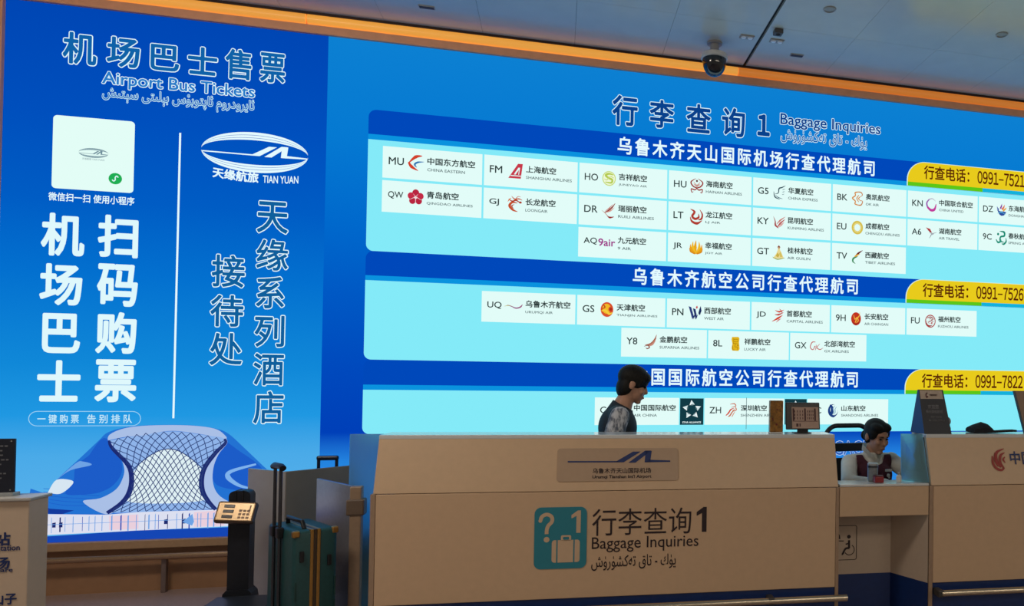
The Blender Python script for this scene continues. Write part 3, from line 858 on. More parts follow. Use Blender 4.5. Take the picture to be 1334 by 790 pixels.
 'FU': [('ring', 'b04444', .80, .96), S('a03838', [(-.6, .45), (0, .62), (.5, .35), (.1, .05), (-.3, -.1), (-.2, -.45)], [.1, .18, .16, .14, .14, .05]), S('a03838', [(-.65, .1), (-.6, -.5), (-.1, -.7), (.4, -.55)], [.05, .18, .18, .05]), S('b85050', [(.62, .0), (.3, -.15), (.1, -.35), (.5, -.3)], [.05, .16, .12, .05]), S('a03838', [(-.3, .3), (.1, .35), (.2, .2)], [.06, .12, .04])],
 'Y8': [S('a8604c', [(.95, .98), (.6, .2), (0, -.3), (-.8, -.45)], [.04, .26, .2, .03]), S('c08470', [(.9, .5), (.5, -.1), (0, -.45), (-.6, -.55)], [.04, .22, .16, .03]), S('8c4434', [(-.9, -.65), (-.35, -.5), (-.1, -.8), (-.5, -.95), (-.6, -.75)], [.05, .14, .16, .12, .05]), S('c89080', [(.75, .05), (.35, -.4), (-.1, -.6)], [.03, .16, .03])],
 '8L': [Pg('e0b41c', (-.55, .95), (.45, .98), (.62, .75), (.55, .2), (.66, -.7), (.45, -.98), (-.5, -.95), (-.62, -.6), (-.5, 0), (-.64, .6)), S('9c7410', [(-.3, .75), (-.3, .1)], [.07, .07]), S('9c7410', [(-.3, .6), (.3, .62), (.32, .3), (-.25, .28)], [.06, .06]), S('8c6810', [(-.4, .05), (.4, .02)], [.07, .05]), S('9c7410', [(0, .0), (-.1, -.4), (.3, -.45), (.25, -.8)], [.07, .07]), S('8c6810', [(-.45, -.25), (-.4, -.8), (-.1, -.85)], [.07, .06]), Dk('9c7410', .35, -.2, .1)],
 'GX': [S('c04444', [(-.1, .55), (-.65, .5), (-.95, -.2), (-.5, -.55), (-.15, .0), (-.1, -.55)], [.08, .14, .14, .12, .1, .05]), S('c04444', [(.0, .2), (.2, -.3), (.7, -.5), (1.2, -.25)], [.06, .12, .12, .03]), S('c04444', [(.65, .3), (.2, -.1), (-.15, -.65)], [.05, .1, .04])],
 'CA': [S('c03030', [(.6, .95), (-.2, .55), (-.4, -.1), (.1, -.6)], [.05, .2, .2, .1]), S('c03030', [(.7, .5), (.1, .2), (0, -.3), (.2, -.9)], [.05, .2, .2, .1])],
 'ZH': [S('c86848', [(-.3, .9), (.35, .98), (.6, .65), (-.1, .45)], [.06, .16, .14, .06]), S('d07858', [(.5, .55), (.7, .1), (.1, -.1), (.55, .3)], [.1, .16, .14, .05]), S(RED, [(.3, .35), (-.2, .1), (-.55, -.4), (-.95, -.75)], [.06, .2, .22, .1]), S('c86848', [(.35, .0), (.0, -.3), (-.3, -.75), (-.6, -.9)], [.06, .18, .2, .1]), S('d88868', [(.5, -.15), (.25, -.5), (.0, -.95)], [.05, .14, .1])],
 'SC': [Dk('1d3f80', 0, 0, .85, .98), Dk(TILE, .18, .12, .66, .80), S('1d3f80', [(-.5, .9), (-.15, .4), (-.2, -.3), (-.5, -.75)], [.2, .5, .5, .3]), S('8cb4c8', [(.35, .8), (.05, .35), (.15, -.2), (-.05, -.65)], [.05, .14, .16, .06]), S('8cb4c8', [(.62, .6), (.35, .2), (.4, -.2), (.2, -.6)], [.05, .14, .14, .05]), S('1d3f80', [(-.5, -.7), (.1, -.92), (.7, -.5)], [.2, .22, .08])],
}


def build_logo(code, cx, cz, rx, rz, parent):
    bm = BM(); ms = []; idx = {}

    def mi(c):
        if c not in idx:
            idx[c] = len(ms); ms.append(em(c))
        return idx[c]
    lay = 0
    for it in LOGO[code]:
        lay += 1
        y = SCR - 0.0068 - 0.0002 * lay
        T = lambda p: (cx + p[0] * rx, cz + p[1] * rz)
        if it[0] == 'p': flat(bm, [T(p) for p in it[2]], y, mi(it[1]))
        elif it[0] == 'd': flat(bm, [T(p) for p in disc(it[2], it[3], it[4], it[5])], y, mi(it[1]))
        elif it[0] == 's':
            for q in stroke_quads(it[2], it[3], 5): flat(bm, [T(p) for p in q], y, mi(it[1]))
        elif it[0] == 'ring':
            a, b = disc(0, 0, it[2], n=32), disc(0, 0, it[3], n=32)
            for k in range(32): flat(bm, [T(a[k]), T(a[(k + 1) % 32]), T(b[(k + 1) % 32]), T(b[k])], y, mi(it[1]))
        elif it[0] == 'rays':
            for k in range(16):
                a = k / 16 * 2 * PI
                flat(bm, [T((it[2] * math.cos(a - .05), it[2] * math.sin(a - .05))), T((it[3] * math.cos(a), it[3] * math.sin(a))), T((it[2] * math.cos(a + .05), it[2] * math.sin(a + .05)))], y, mi(it[1]))
        elif it[0] == 't':
            x0, x1, z0, z1 = it[3]
            put_text(bm, it[2], cx + x0 * rx, cx + x1 * rx, cz + z0 * rz, cz + z1 * rz, y, mi(it[1]), 0.02)
    obj('airline_logo', bm, ms, parent)


TILEM = em('e2fcf8', sample=True)


def tile(code, zh, en, x0, ztop, w=0.642, h=0.217):
    bm = BM(); prism(bm, [(x0, ztop - h), (x0 + w, ztop - h), (x0 + w, ztop), (x0, ztop)], SCR - 0.0055, SCR - 0.001)
    t = obj('airline_tile', bm, TILEM, bag)
    k = h / 0.217
    wide = len(zh) * 0.0520
    cap = 0.052 * k
    cw = {'M': .03, 'W': .03, 'Q': .025}
    c0 = x0 + 0.038
    vs, fs = text_geo(code, 0.012, 3)
    b = bounds(vs)
    cwid = min((b[1] - b[0]) * cap / 0.70, 0.096)
    zc = ztop - 0.098 * k
    its = [dict(body=code, x0=c0, x1=c0 + cwid, z0=zc - cap / 2, z1=zc + cap / 2, y=SCR - 0.0066, bold=0.012)]
    lettering('code_lettering', its, [INK], t)
    nx = x0 + 0.283 + (0.012 if code == 'UQ' else 0)
    zn = ztop - 0.080 * k
    lettering('name_lettering', [dict(body=zh, x0=nx, x1=nx + wide, z0=zn - 0.0255 * k, z1=zn + 0.0255 * k, y=SCR - 0.0066, bold=0.026)], [INK], t)
    ze = ztop - 0.140 * k
    ew = min(0.345, 0.0185 * len(en) + 0.005)
    lettering('english_lettering', [dict(body=en, x0=nx, x1=nx + ew, z0=ze - 0.0105, z1=ze + 0.0105, y=SCR - 0.0066, bold=0.014, res=2)], [em('566c6e')], t)
    sx = 1.25 if code in ('UQ',) else 1.0
    build_logo(code, x0 + (0.213 if code != 'AQ' else 0.205), ztop - 0.100 * k, 0.050 * sx, 0.056 * k * (0.6 if code == 'UQ' else 1), t)


PX = [-1.172 + 0.6549 * k for k in range(8)]
ROWS = [2.972, 2.737, 2.501]
for k, (c, zh, en) in enumerate((('MU', '中国东方航空', 'CHINA EASTERN'), ('FM', '上海航空', 'SHANGHAI AIRLINES'), ('HO', '吉祥航空', 'JUNEYAO AIR'), ('HU', '海南航空', 'HAINAN AIRLINES'),
                                 ('G5', '华夏航空', 'CHINA EXPRESS'), ('BK', '奥凯航空', 'OK AIR'), ('KN', '中国联合航空', 'CHINA UNITED'), ('DZ', '东海航空', 'DONGHAI AIRLINES'))):
    tile(c, zh, en, PX[k], ROWS[0])
for k, (c, zh, en) in enumerate((('QW', '青岛航空', 'QINGDAO AIRLINES'), ('GJ', '长龙航空', 'LOONGAIR'), ('DR', '瑞丽航空', 'RUILI AIRLINES'), ('LT', '龙江航空', 'LJ AIR'),
                                 ('KY', '昆明航空', 'KUNMING AIRLINES'), ('EU', '成都航空', 'CHENGDU AIRLINES'), ('A6', '湖南航空', 'AIR TRAVEL'), ('9C', '春秋航空', 'SPRING AIRLINES'))):
    tile(c, zh, en, PX[k], ROWS[1])
for k, (c, zh, en) in enumerate((('AQ', '九元航空', '9 AIR'), ('JR', '幸福航空', 'JOY AIR'), ('GT', '桂林航空', 'AIR GUILIN'), ('TV', '西藏航空', 'TIBET AIRLINES'))):
    tile(c, zh, en, PX[k + 2], ROWS[2])
for k, (c, zh, en) in enumerate((('UQ', '乌鲁木齐航空', 'URUMQI AIR'), ('GS', '天津航空', 'TIANJIN AIRLINES'), ('PN', '西部航空', 'WEST AIR'), ('JD', '首都航空', 'CAPITAL AIRLINES'),
                                 ('9H', '长安航空', 'AIR CHANGAN'), ('FU', '福州航空', 'FUZHOU AIRLINES'))):
    tile(c, zh, en, -0.517 + 0.655 * k, 2.004)
for k, (c, zh, en) in enumerate((('Y8', '金鹏航空', 'SUPARNA AIRLINES'), ('8L', '祥鹏航空', 'LUCKY AIR'), ('GX', '北部湾航空', 'GX AIRLINES'))):
    tile(c, zh, en, 0.458 + 0.653 * k, 1.774, 0.642, 0.214)
for c, zh, en, x0, w in (('CA', '中国国际航空', 'AIR CHINA', 0.275, 0.62), ('ZH', '深圳航空', 'SHENZHEN AIRLINES', 1.090, 0.63), ('SC', '山东航空', 'SHANDONG AIRLINES', 1.913, 0.69)):
    tile(c, zh, en, x0, 1.257, w, 0.203)
for x0 in (0.903, 1.727):
    bm = BM(); prism(bm, [(x0, 1.054), (x0 + 0.179, 1.054), (x0 + 0.179, 1.254), (x0, 1.254)], SCR - 0.0055, SCR - 0.001)
    t = obj('alliance_tile', bm, em('123a44'), bag)
    bm = BM()
    cx, cz = x0 + 0.0895, 1.168
    for k in range(5):
        a = PI / 2 + k * 2 * PI / 5
        R = lambda r, b: (cx + r * math.cos(b), cz + r * math.sin(b) * 1.02)
        flat(bm, [R(.073, a + .05), R(.038, a + .50), R(.040, a + .05)], SCR - 0.0066, 0)
        flat(bm, [R(.073, a + .05), R(.040, a + .05), R(.044, a - .52)], SCR - 0.0066, 1)
        flat(bm, [R(.038, a + .5), R(.044, a - .52), R(.033, a)], SCR - 0.0067, 2)
    obj('star_logo', bm, [em('f2fbfb'), em('cfe2e4'), em('8fb0b4')], t)
    lettering('english_lettering', [dict(body='STAR ALLIANCE', x0=x0 + 0.018, x1=x0 + 0.161, z0=1.066, z1=1.080, y=SCR - 0.0066, bold=0.03, res=2)], [em('d8ecec')], t)
settle(bag)

# ------------------------------------------------------------------ the counters
CA = -math.atan(0.068)
CO = Vector((-0.894, 4.265, 0))
CF = Matrix.Translation(CO) @ Matrix.Rotation(CA, 4, 'Z')      # s along the row, d away from the hall, z up


def cthing(name, label, cat, s, d=0.0, z=0.0, rz=0.0, group=None):
    p = CF @ Vector((s, d, z))
    return thing(name, label, cat, p, CA + rz, group)


M_lam = mat('beige_laminate', 'd2b391', 0.42, noise=0.025, scale=25)
M_lam2 = mat('beige_laminate_fascia', 'ceb08e', 0.42, noise=0.025, scale=25)
M_edge = mat('brown_edge_panel', 'a48a72', 0.5)
M_blue = mat('navy_kick_panel', '12306a', 0.35, noise=0.08, scale=30)
M_steel = mat('brushed_steel_rail', 'c9bda6', 0.25, 0.9, scale=120)
M_plate = mat('dark_beige_plate', 'b49a80', 0.35, noise=0.02)
M_ledge = mat('glossy_white_ledge', 'd8dcdc', 0.12, noise=0.01, spec=0.7)
M_inkc = mat('dark_brown_lettering', '2a1c20', 0.6)
M_navyink = mat('navy_lettering', '1b3168', 0.5)
M_teal = mat('teal_sign_film', '2c8597', 0.4, noise=0.02)
M_cream = mat('beige_cut_letter', 'd0b494', 0.5, noise=0.02)

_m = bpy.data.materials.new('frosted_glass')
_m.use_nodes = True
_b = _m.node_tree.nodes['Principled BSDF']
_b.inputs['Base Color'].default_value = (0.30, 0.58, 0.66, 1)  # teal tint puts the screen's cyan light into the glass colour
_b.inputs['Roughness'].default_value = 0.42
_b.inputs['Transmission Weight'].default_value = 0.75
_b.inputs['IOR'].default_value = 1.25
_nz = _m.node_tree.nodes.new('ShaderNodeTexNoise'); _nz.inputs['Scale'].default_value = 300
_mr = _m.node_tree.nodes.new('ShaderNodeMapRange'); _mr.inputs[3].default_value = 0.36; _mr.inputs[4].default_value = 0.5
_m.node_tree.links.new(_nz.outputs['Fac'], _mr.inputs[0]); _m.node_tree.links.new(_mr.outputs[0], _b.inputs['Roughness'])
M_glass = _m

TOP, SPL, KICK, LEAN = 1.093, 0.80, 0.236, 0.09


def slab(bm, s0, s1, d0, d1, z0, z1, lean, bev=0.0, mi=0):
    """board whose front leans back by `lean` from bottom to top"""
    vs = [bm.verts.new(p) for p in ((s0, d0, z0), (s1, d0, z0), (s1, d1, z0), (s0, d1, z0),
                                    (s0, d0 + lean, z1), (s1, d0 + lean, z1), (s1, d1 + lean, z1), (s0, d1 + lean, z1))]
    fs = [bm.faces.new([vs[i] for i in q]) for q in ((0, 1, 5, 4), (1, 2, 6, 5), (2, 3, 7, 6), (3, 0, 4, 7), (4, 5, 6, 7), (3, 2, 1, 0))]
    for f in fs: f.material_index = mi
    if bev:
        bmesh.ops.bevel(bm, geom=list({e for f in fs for e in f.edges}), offset=bev, segments=2, profile=.5, affect='EDGES')


def counter(label, s0, s1, rail0, rail1):
    t = cthing('service_counter', label, 'counter', s0, group='tall beige service counters')
    bm = BM(); slab(bm, s0 + .025, s1 - .02, 0, 0.025, KICK, SPL - .002, 0, .003); obj('front_panel', bm, M_lam, t)
    bm = BM(); slab(bm, s0 + .012, s1 - .006, 0, 0.03, SPL + .001, TOP - 0.006, LEAN, .003); obj('sloped_fascia', bm, M_lam2, t)
    bm = BM(); slab(bm, s0 + .025, s1 - .02, 0.008, 0.03, 0.0, KICK - .002, 0); obj('kick_panel', bm, M_blue, t)
    for a, b in ((s0, s0 + .024), (s1 - .019, s1)):
        bm = BM(); slab(bm, a, b, -0.002, 0.31, 0.0, SPL, 0, .002); obj('end_panel', bm, M_edge, t)
    bm = BM(); box(bm, (s0 + .012, s1 - .006), (LEAN - .006, LEAN + .22), (TOP - .022, TOP), .004); obj('ledge', bm, M_ledge, t)
    bm = BM(); box(bm, (s0 + .03, s1 - .02), (LEAN + .20, LEAN + .22), (0.0, TOP - .024)); obj('back_panel', bm, M_edge, t)
    bm = BM(); tube(bm, [(rail0, -.06, .190), (rail1, -.06, .190)], .0185, 18); rl = obj('foot_rail', bm, M_steel, t, True)
    return t


def rail_bracket(t, s):
    bm = BM(); box(bm, (s - .018, s + .018), (-.075, .010), (.170, .210), .006); obj('rail_bracket', bm, mat('dark_bracket', '3c3a38', .4), t)


c1 = counter('long beige counter with baggage inquiries lettering and teal suitcase sign', 0.0, 2.459, 0.12, 2.492)
rail_bracket(c1, 0.4); rail_bracket(c1, 2.06)
FS = Matrix.Translation((0, 0, 0))


def on_fascia(bm, off):
    """shapes laid out upright in s,z go onto the leaning fascia"""
    for v in bm.verts:
        v.co.y = LEAN * (v.co.z - SPL) / (TOP - SPL) - off + v.co.y


bm = BM(); prism(bm, rrect(.905, 1.548, .850, 1.021, .016), -.004, .002); on_fascia(bm, 0); plate = obj('logo_plate', bm, M_plate, c1)
bm = BM(); airport_mark(bm, 1.232, .956, .545, .062, 0, 0, .12); on_fascia(bm, .0055); obj('airport_emblem', bm, M_navyink, plate)
bm = BM(); put_text(bm, '乌鲁木齐天山国际机场', 1.090, 1.400, .890, .918, 0, 0, .012); put_text(bm, 'Urumqi Tianshan Int\'l Airport', 1.090, 1.402, .860, .882, 0, 0, .02)
on_fascia(bm, .0055); obj('airport_lettering', bm, M_inkc, plate)

bm = BM(); prism(bm, rrect(.798, 1.066, .394, .718, .034), -.003, .002); sign = obj('pictogram_sign', bm, M_teal, c1)
bm = BM(); 
for q in stroke_quads([(.828, .648), (.836, .670), (.860, .681), (.884, .669), (.887, .644), (.868, .621), (.861, .598), (.861, .578)], [.019]): flat(bm, q, -.004)
flat(bm, disc(.828, .648, .0095), -.0041); flat(bm, disc(.861, .549, .0145), -.004); obj('question_mark', bm, M_cream, sign)
bm = BM(); numeral_one(bm, .986, 1.034, .581, .699, -.004); obj('numeral', bm, M_cream, sign)
bm = BM()
for a, b, cc in ((.888, .911, (1, 0, 0, 1)), (.918, .998, (0, 0, 0, 0)), (1.005, 1.031, (0, 1, 1, 0))):
    flat(bm, rrect(a, b, .427, .545, .014, cc), -.004)
o_ = rrect(.934, .986, .540, .570, .008); i_ = rrect(.944, .976, .546, .561, .005)
for k in range(len(o_)):
    j = (k + 1) % len(o_)
    flat(bm, [o_[k], o_[j], i_[j], i_[k]], -.004)
obj('suitcase_symbol', bm, M_cream, sign)
lettering('counter_lettering', [dict(body='行李查询', x0=1.093, x1=1.620, z0=.561, z1=.704, y=-.0015, bold=0, res=4)], [M_inkc], c1)
bm = BM(); numeral_one(bm, 1.649, 1.704, .568, .704, -.0015); obj('counter_numeral', bm, M_inkc, c1)
lettering('english_lettering', [dict(body='Baggage Inquiries', x0=1.093, x1=1.661, z0=.472, z1=.554, y=-.0015, bold=.002)], [M_inkc], c1)
lettering('uyghur_lettering', [dict(body=arab('يۈك - تاق تەكشۈرۈش'), x0=1.092, x1=1.539, z0=.376, z1=.456, y=-.0015, bold=.004)], [M_inkc], c1)
settle(c1, CF)

c2 = counter('beige counter at right with red phoenix emblem and tent sign on top', 3.004, 5.20, 3.058, 5.1)
rail_bracket(c2, 3.052); rail_bracket(c2, 4.6)
bm = BM()
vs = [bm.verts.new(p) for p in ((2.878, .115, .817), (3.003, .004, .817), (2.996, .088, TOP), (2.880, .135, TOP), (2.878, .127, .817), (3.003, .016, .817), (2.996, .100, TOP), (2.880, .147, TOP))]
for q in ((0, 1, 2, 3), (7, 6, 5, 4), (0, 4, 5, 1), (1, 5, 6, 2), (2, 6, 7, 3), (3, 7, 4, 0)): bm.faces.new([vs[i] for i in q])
obj('glass_wing', bm, M_glass, c2, label='frosted glass wing tinted with the cyan screen light')
bm = BM()
for q, ws in (([(3.505, 1.008), (3.455, .985), (3.448, .940), (3.470, .900)], [.004, .017, .017, .012]), ([(3.507, .985), (3.478, .968), (3.470, .930), (3.488, .895)], [.004, .016, .016, .01]),
              ([(3.505, .960), (3.492, .945), (3.502, .925)], [.006, .012, .004]), ([(3.424, .965), (3.422, .925), (3.440, .895), (3.470, .884), (3.492, .897)], [.008, .015, .016, .014, .008]), ([(3.442, .985), (3.436, .940), (3.452, .905)], [.004, .010, .006])):
    for f in stroke_quads(q, ws): flat(bm, f, 0)
on_fascia(bm, .0035); obj('phoenix_emblem', bm, mat('dark_red_emblem', '9c2a24', .5), c2)
bm = BM(); put_text(bm, '中国国际航空公司', 3.537, 4.16, .915, .993, 0, 0, .02); put_text(bm, 'AIR CHINA', 3.655, 4.05, .872, .900, 0, 0, .02)
on_fascia(bm, .0035); obj('airline_lettering', bm, M_navyink, c2)
settle(c2, CF)

# low accessible desk between the tall counters
dk = cthing('low_desk', 'low accessible beige desk with wheelchair sign between the tall counters', 'desk', 2.462)
bm = BM(); box(bm, (2.462, 3.000), (0, .022), (.631, .800), .003); obj('apron', bm, M_lam2, dk)
bm = BM(); box(bm, (2.462, 3.000), (-.004, .17), (.801, .815), .003); obj('ledge', bm, M_ledge, dk)
bm = BM(); box(bm, (2.462, 3.000), (.172, .50), (.675, .700), .004); obj('worktop', bm, M_lam2, dk)
bm = BM(); box(bm, (2.462, 2.875), (.270, .285), (KICK, .672)); bp = obj('recess_panel', bm, mat('pale_recess_panel', 'c6b4a0', .5, noise=.02), dk)
bm = BM(); box(bm, (2.462, 2.875), (.272, .29), (0, KICK)); obj('kick_panel', bm, M_blue, dk)


def splay(z0, z1, off, m, nm):
    bm = BM()
    a, b = (2.870, .272), (3.000, .004)
    vs = [bm.verts.new(p) for z in (z0, z1) for p in ((a[0] + off, a[1], z), (b[0] + off, b[1], z), (b[0] + off, b[1] + .03, z), (a[0] + .02 + off, a[1] + .02, z))]
    for q in ((0, 1, 2, 3), (7, 6, 5, 4), (0, 4, 5, 1), (1, 5, 6, 2), (2, 6, 7, 3), (3, 7, 4, 0)): bm.faces.new([vs[i] for i in q])
    obj(nm, bm, m, dk)


splay(KICK, .628, 0, mat('pale_recess_panel', 'c4b29c'), 'side_panel')
splay(0, KICK, .001, M_blue, 'side_kick_panel')
bm = BM()
o_ = rrect(2.440 + .024, 2.655, .320, .530, .014); i_ = rrect(2.468, 2.651, .324, .526, .010)
for k in range(len(o_)):
    j = (k + 1) % len(o_)
    flat(bm, [o_[k], o_[j], i_[j], i_[k]], .2685)
y = .2685
flat(bm, disc(2.604, .461, .0115), y)
for pts, w in (([(2.605, .440), (2.606, .392)], [.013]), ([(2.604, .420), (2.584, .416)], [.008]), ([(2.608, .392), (2.584, .389), (2.567, .360), (2.560, .358)], [.012])):
    for f in stroke_quads(pts, w): flat(bm, f, y)
ring = [(2.608 + .031 * math.cos(a), .382 + .031 * math.sin(a)) for a in [math.radians(d_) for d_ in range(-150, 75, 15)]]
for f in stroke_quads(ring, [.005], 2): flat(bm, f, y)
for f in stroke_quads([(2.520, .438), (2.572, .436)], [.006], 2): flat(bm, f, y)
flat(bm, [(2.528, .448), (2.528, .468), (2.536, .480), (2.546, .474), (2.551, .448)], y)
flat(bm, disc(2.528, .494, .0115), y)
obj('wheelchair_sign', bm, M_inkc, bp)
settle(dk, CF)

# ------------------------------------------------------------------ things on the counters
CT = TOP


def tent_sign():
    t = cthing('tent_sign', 'dark navy tent sign with welcome words on the right counter', 'sign', 3.10, .19, CT)
    d0, d1 = .125, .27
    z1 = 1.357
    f = [(3.022, d0, CT), (3.197, d0, CT), (3.166, d0 + .062, z1), (3.008, d0 + .062, z1)]
    bk = [(2.992, d1, CT), (3.180, d1, CT), (3.166, d0 + .074, z1), (3.006, d0 + .074, z1)]
    bm = BM(); vs = [bm.verts.new(p) for p in f + bk]
    for q in ((0, 1, 2, 3), (5, 4, 7, 6), (1, 5, 6, 2), (3, 2, 6, 7)): bm.faces.new([vs[i] for i in q])
    bm.faces.new([vs[i] for i in (4, 0, 3, 7)]).material_index = 1
    bm.faces.new([vs[i] for i in (0, 4, 5, 1)])
    obj('panel', bm, [mat('dark_navy_card', '18202e', .5), mat('blue_card_side', '1d4a8c', .5)], t)

    def F(u, v, off=.0012): # u across, v up on the front leaf
        a = Vector(f[0]).lerp(Vector(f[1]), u); b = Vector(f[3]).lerp(Vector(f[2]), u)
        p = a.lerp(b, v); p.y -= off
        return p
    def onleaf(nm, fn, m, off):
        bm = BM(); fn(bm)
        for v in bm.verts: v.co = F(v.co.x, v.co.z, off)
        obj(nm, bm, m, t)
    onleaf('header_label', lambda bm: flat(bm, [(.03, .79), (.94, .79), (.94, .985), (.03, .985)], 0), mat('grey_beige_label', 'b8a898', .5), .0012)
    def words(bm):
        put_text(bm, '欢迎您', .27, .70, .565, .655, 0, 0, .03)
        put_text(bm, '乘坐国航航班', .17, .82, .465, .535, 0, 0, .03)
        put_text(bm, 'Welcome to', .33, .74, .365, .405, 0, 0, .02)
        put_text(bm, 'Air China Airlines', .22, .84, .285, .325, 0, 0, .02)
    onleaf('lettering', words, mat('pale_grey_print', 'a8aab0', .6), .0016)
    def head(bm):
        put_text(bm, '中国国际航空', .40, .72, .855, .900, 0, 0, .02)
        for q in stroke_quads([(.34, .93), (.27, .89), (.28, .83), (.34, .85)], [.02, .05, .05, .02]): flat(bm, q, 0)
    onleaf('header_mark', head, mat('dark_red_mark', '5a3030', .6), .0022)
    settle(t, CF)


tent_sign()

t = cthing('desk_ornament', 'small grey rounded ornament half hidden behind the navy tent sign', 'ornament', 3.238, .284, CT)
bm = BM(); lathe(bm, [(.002, 0), (.020, .0), (.026, .022), (.018, .044)], (3.238, .284, CT)); obj('base', bm, M_grey, t, True)
bm = BM(); ell(bm, (3.236, .284, CT + .066), (.028, .022, .030)); obj('head', bm, mat('mid_grey_plastic', '8a9296', .4), t, True)
settle(t, CF)

# soft black bag with a flap trailing to the right
t = cthing('cloth_bag', 'soft black bag with a flat strap lying on the right counter', 'bag', 3.43, .22, CT)
bm = BM()
prof = [(3.357, CT + .002), (3.355, CT + .036), (3.385, CT + .050), (3.435, CT + .066), (3.475, CT + .054), (3.500, CT + .032), (3.516, CT + .004)]
rings = []
for k in range(7):
    a = k / 6
    w = .25 + .75 * math.sin(PI * (0.12 + .76 * a))
    rings.append([Vector((3.43 + (p[0] - 3.43) * (0.8 + .2 * w), .16 + .12 * a, CT + .001 + (p[1] - CT) * w)) for p in prof] )
ring_loft(bm, rings)
bagb = obj('body', bm, mat('black_cloth', '14161f', .85, noise=.2, scale=90, bump=.3), t, True)
bm = BM()
pts = [(3.50, CT + .008), (3.55, CT + .010), (3.60, CT + .013), (3.652, CT + .014)]
vs0 = [[bm.verts.new((p[0], y, p[1] + dz)) for p in pts] for y, dz in ((.17, -.006), (.17, .006), (.225, .006), (.225, -.006))]
for i in range(4):
    for k in range(3): bm.faces.new((vs0[i][k], vs0[i][k + 1], vs0[(i + 1) % 4][k + 1], vs0[(i + 1) % 4][k]))
bm.faces.new([v[0] for v in vs0]); bm.faces.new([v[3] for v in vs0])
obj('strap', bm, mat('black_cloth', '14161f'), t)
settle(t, CF)

# tilted placard at the frame's right edge
t = cthing('placard', 'brown placard with dark edge leaning at the far right of the counter', 'sign', 3.78, .22, CT)
bm = BM()
f = [(3.715, .18, CT), (3.90, .18, CT), (3.86, .23, CT + .262), (3.668, .23, CT + .262)]
vs = [bm.verts.new((p[0], p[1] + dy, p[2])) for dy in (0, .012) for p in f]
for q in ((0, 1, 2, 3), (7, 6, 5, 4), (0, 4, 5, 1), (1, 5, 6, 2), (2, 6, 7, 3)): bm.faces.new([vs[i] for i in q])
bm.faces.new([vs[i] for i in (3, 7, 4, 0)])
obj('board', bm, mat('brown_board', '8c7460', .5), t)
bm = BM()
vs = [bm.verts.new(p) for p in ((3.709, .178, CT), (3.718, .178, CT), (3.671, .228, CT + .262), (3.661, .228, CT + .262), (3.709, .194, CT), (3.718, .194, CT), (3.671, .244, CT + .262), (3.661, .244, CT + .262))]
for q in ((0, 1, 2, 3), (7, 6, 5, 4), (0, 4, 5, 1), (1, 5, 6, 2), (2, 6, 7, 3), (3, 7, 4, 0)): bm.faces.new([vs[i] for i in q])
obj('edge_strip', bm, mat('dark_teal_edge', '1c3c44', .4), t)
settle(t, CF)

# amber box and framed panel on the long counter
t = cthing('amber_box', 'narrow upright amber box with red specks on the long counter', 'box', 2.12, .2, CT)
bm = BM(); box(bm, (2.084, 2.166), (.165, .215), (CT + .001, CT + .008), .002); obj('base', bm, M_white, t)
bm = BM(); box(bm, (2.087, 2.165), (.168, .212), (CT + .008, CT + .191), .005)
am = mat('amber_marbled', '8a5f22', .3, noise=.55, scale=45); obj('body', bm, am, t)
bm = BM()
for x, z, r in ((2.102, 1.178, .0045), (2.105, 1.168, .003), (2.128, 1.232, .004), (2.125, 1.145, .006), (2.140, 1.250, .003)): flat(bm, disc(x, z, r, n=10), .1672)
obj('specks', bm, mat('dark_red_speck', '6a1c14', .5), t)
settle(t, CF)

t = cthing('framed_panel', 'small black framed notice panel on a stand on the long counter', 'sign', 2.29, .2, CT)
x0, x1, z0, z1 = 2.183, 2.388, CT + .022, CT + .180
bm = BM(); slab(bm, x0, x1, .165, .182, z0, z1, .025, .004); obj('frame', bm, M_black, t)


def onp(nm, fn, m, off):
    bm = BM(); fn(bm)
    for v in bm.verts: v.co.y = .165 + .025 * (v.co.z - z0) / (z1 - z0) - off
    return obj(nm, bm, m, t)


onp('notice', lambda bm: flat(bm, [(x0 + .036, z0 + .008), (x1 - .008, z0 + .008), (x1 - .010, z1 - .027), (x0 + .034, z1 - .027)], 0), mat('brown_pink_notice', 'b09484', .5), .0014)


def prints(bm):
    random.seed(5)
    for a, b in ((.050, .105), (.128, .165)):
        for k in range(4):
            xx = x0 + a + (b - a) * k / 3.4
            for j in range(3): flat(bm, [(xx, z0 + .060 + .020 * j), (xx + .0045, z0 + .060 + .020 * j), (xx + .0045, z0 + .073 + .020 * j), (xx, z0 + .073 + .020 * j)], 0)
    for a in (.040, .110, .170): flat(bm, [(x0 + a, z0 + .052), (x0 + a + .010, z0 + .052), (x0 + a + .010, z1 - .034), (x0 + a, z1 - .034)], 0)
    flat(bm, [(x0 + .040, z0 + .048), (x1 - .014, z0 + .048), (x1 - .014, z0 + .051), (x0 + .040, z0 + .051)], 0)
    flat(bm, [(x0 + .060, z0 + .018), (x0 + .073, z0 + .018), (x0 + .073, z0 + .036), (x0 + .060, z0 + .036)], 0)
    flat(bm, [(x0 + .080, z0 + .018), (x0 + .086, z0 + .018), (x0 + .086, z0 + .036), (x0 + .080, z0 + .036)], 0)


onp('print', prints, mat('dark_maroon_print', '4a2a2a', .6), .0020)
bm = BM(); box(bm, (x0 + .05, x1 - .05), (.168, .235), (CT + .001, CT + .006), .002); box(bm, (x0 + .07, x1 - .07), (.178, .186), (CT + .006, CT + .05)); obj('stand', bm, M_black, t)
settle(t, CF)

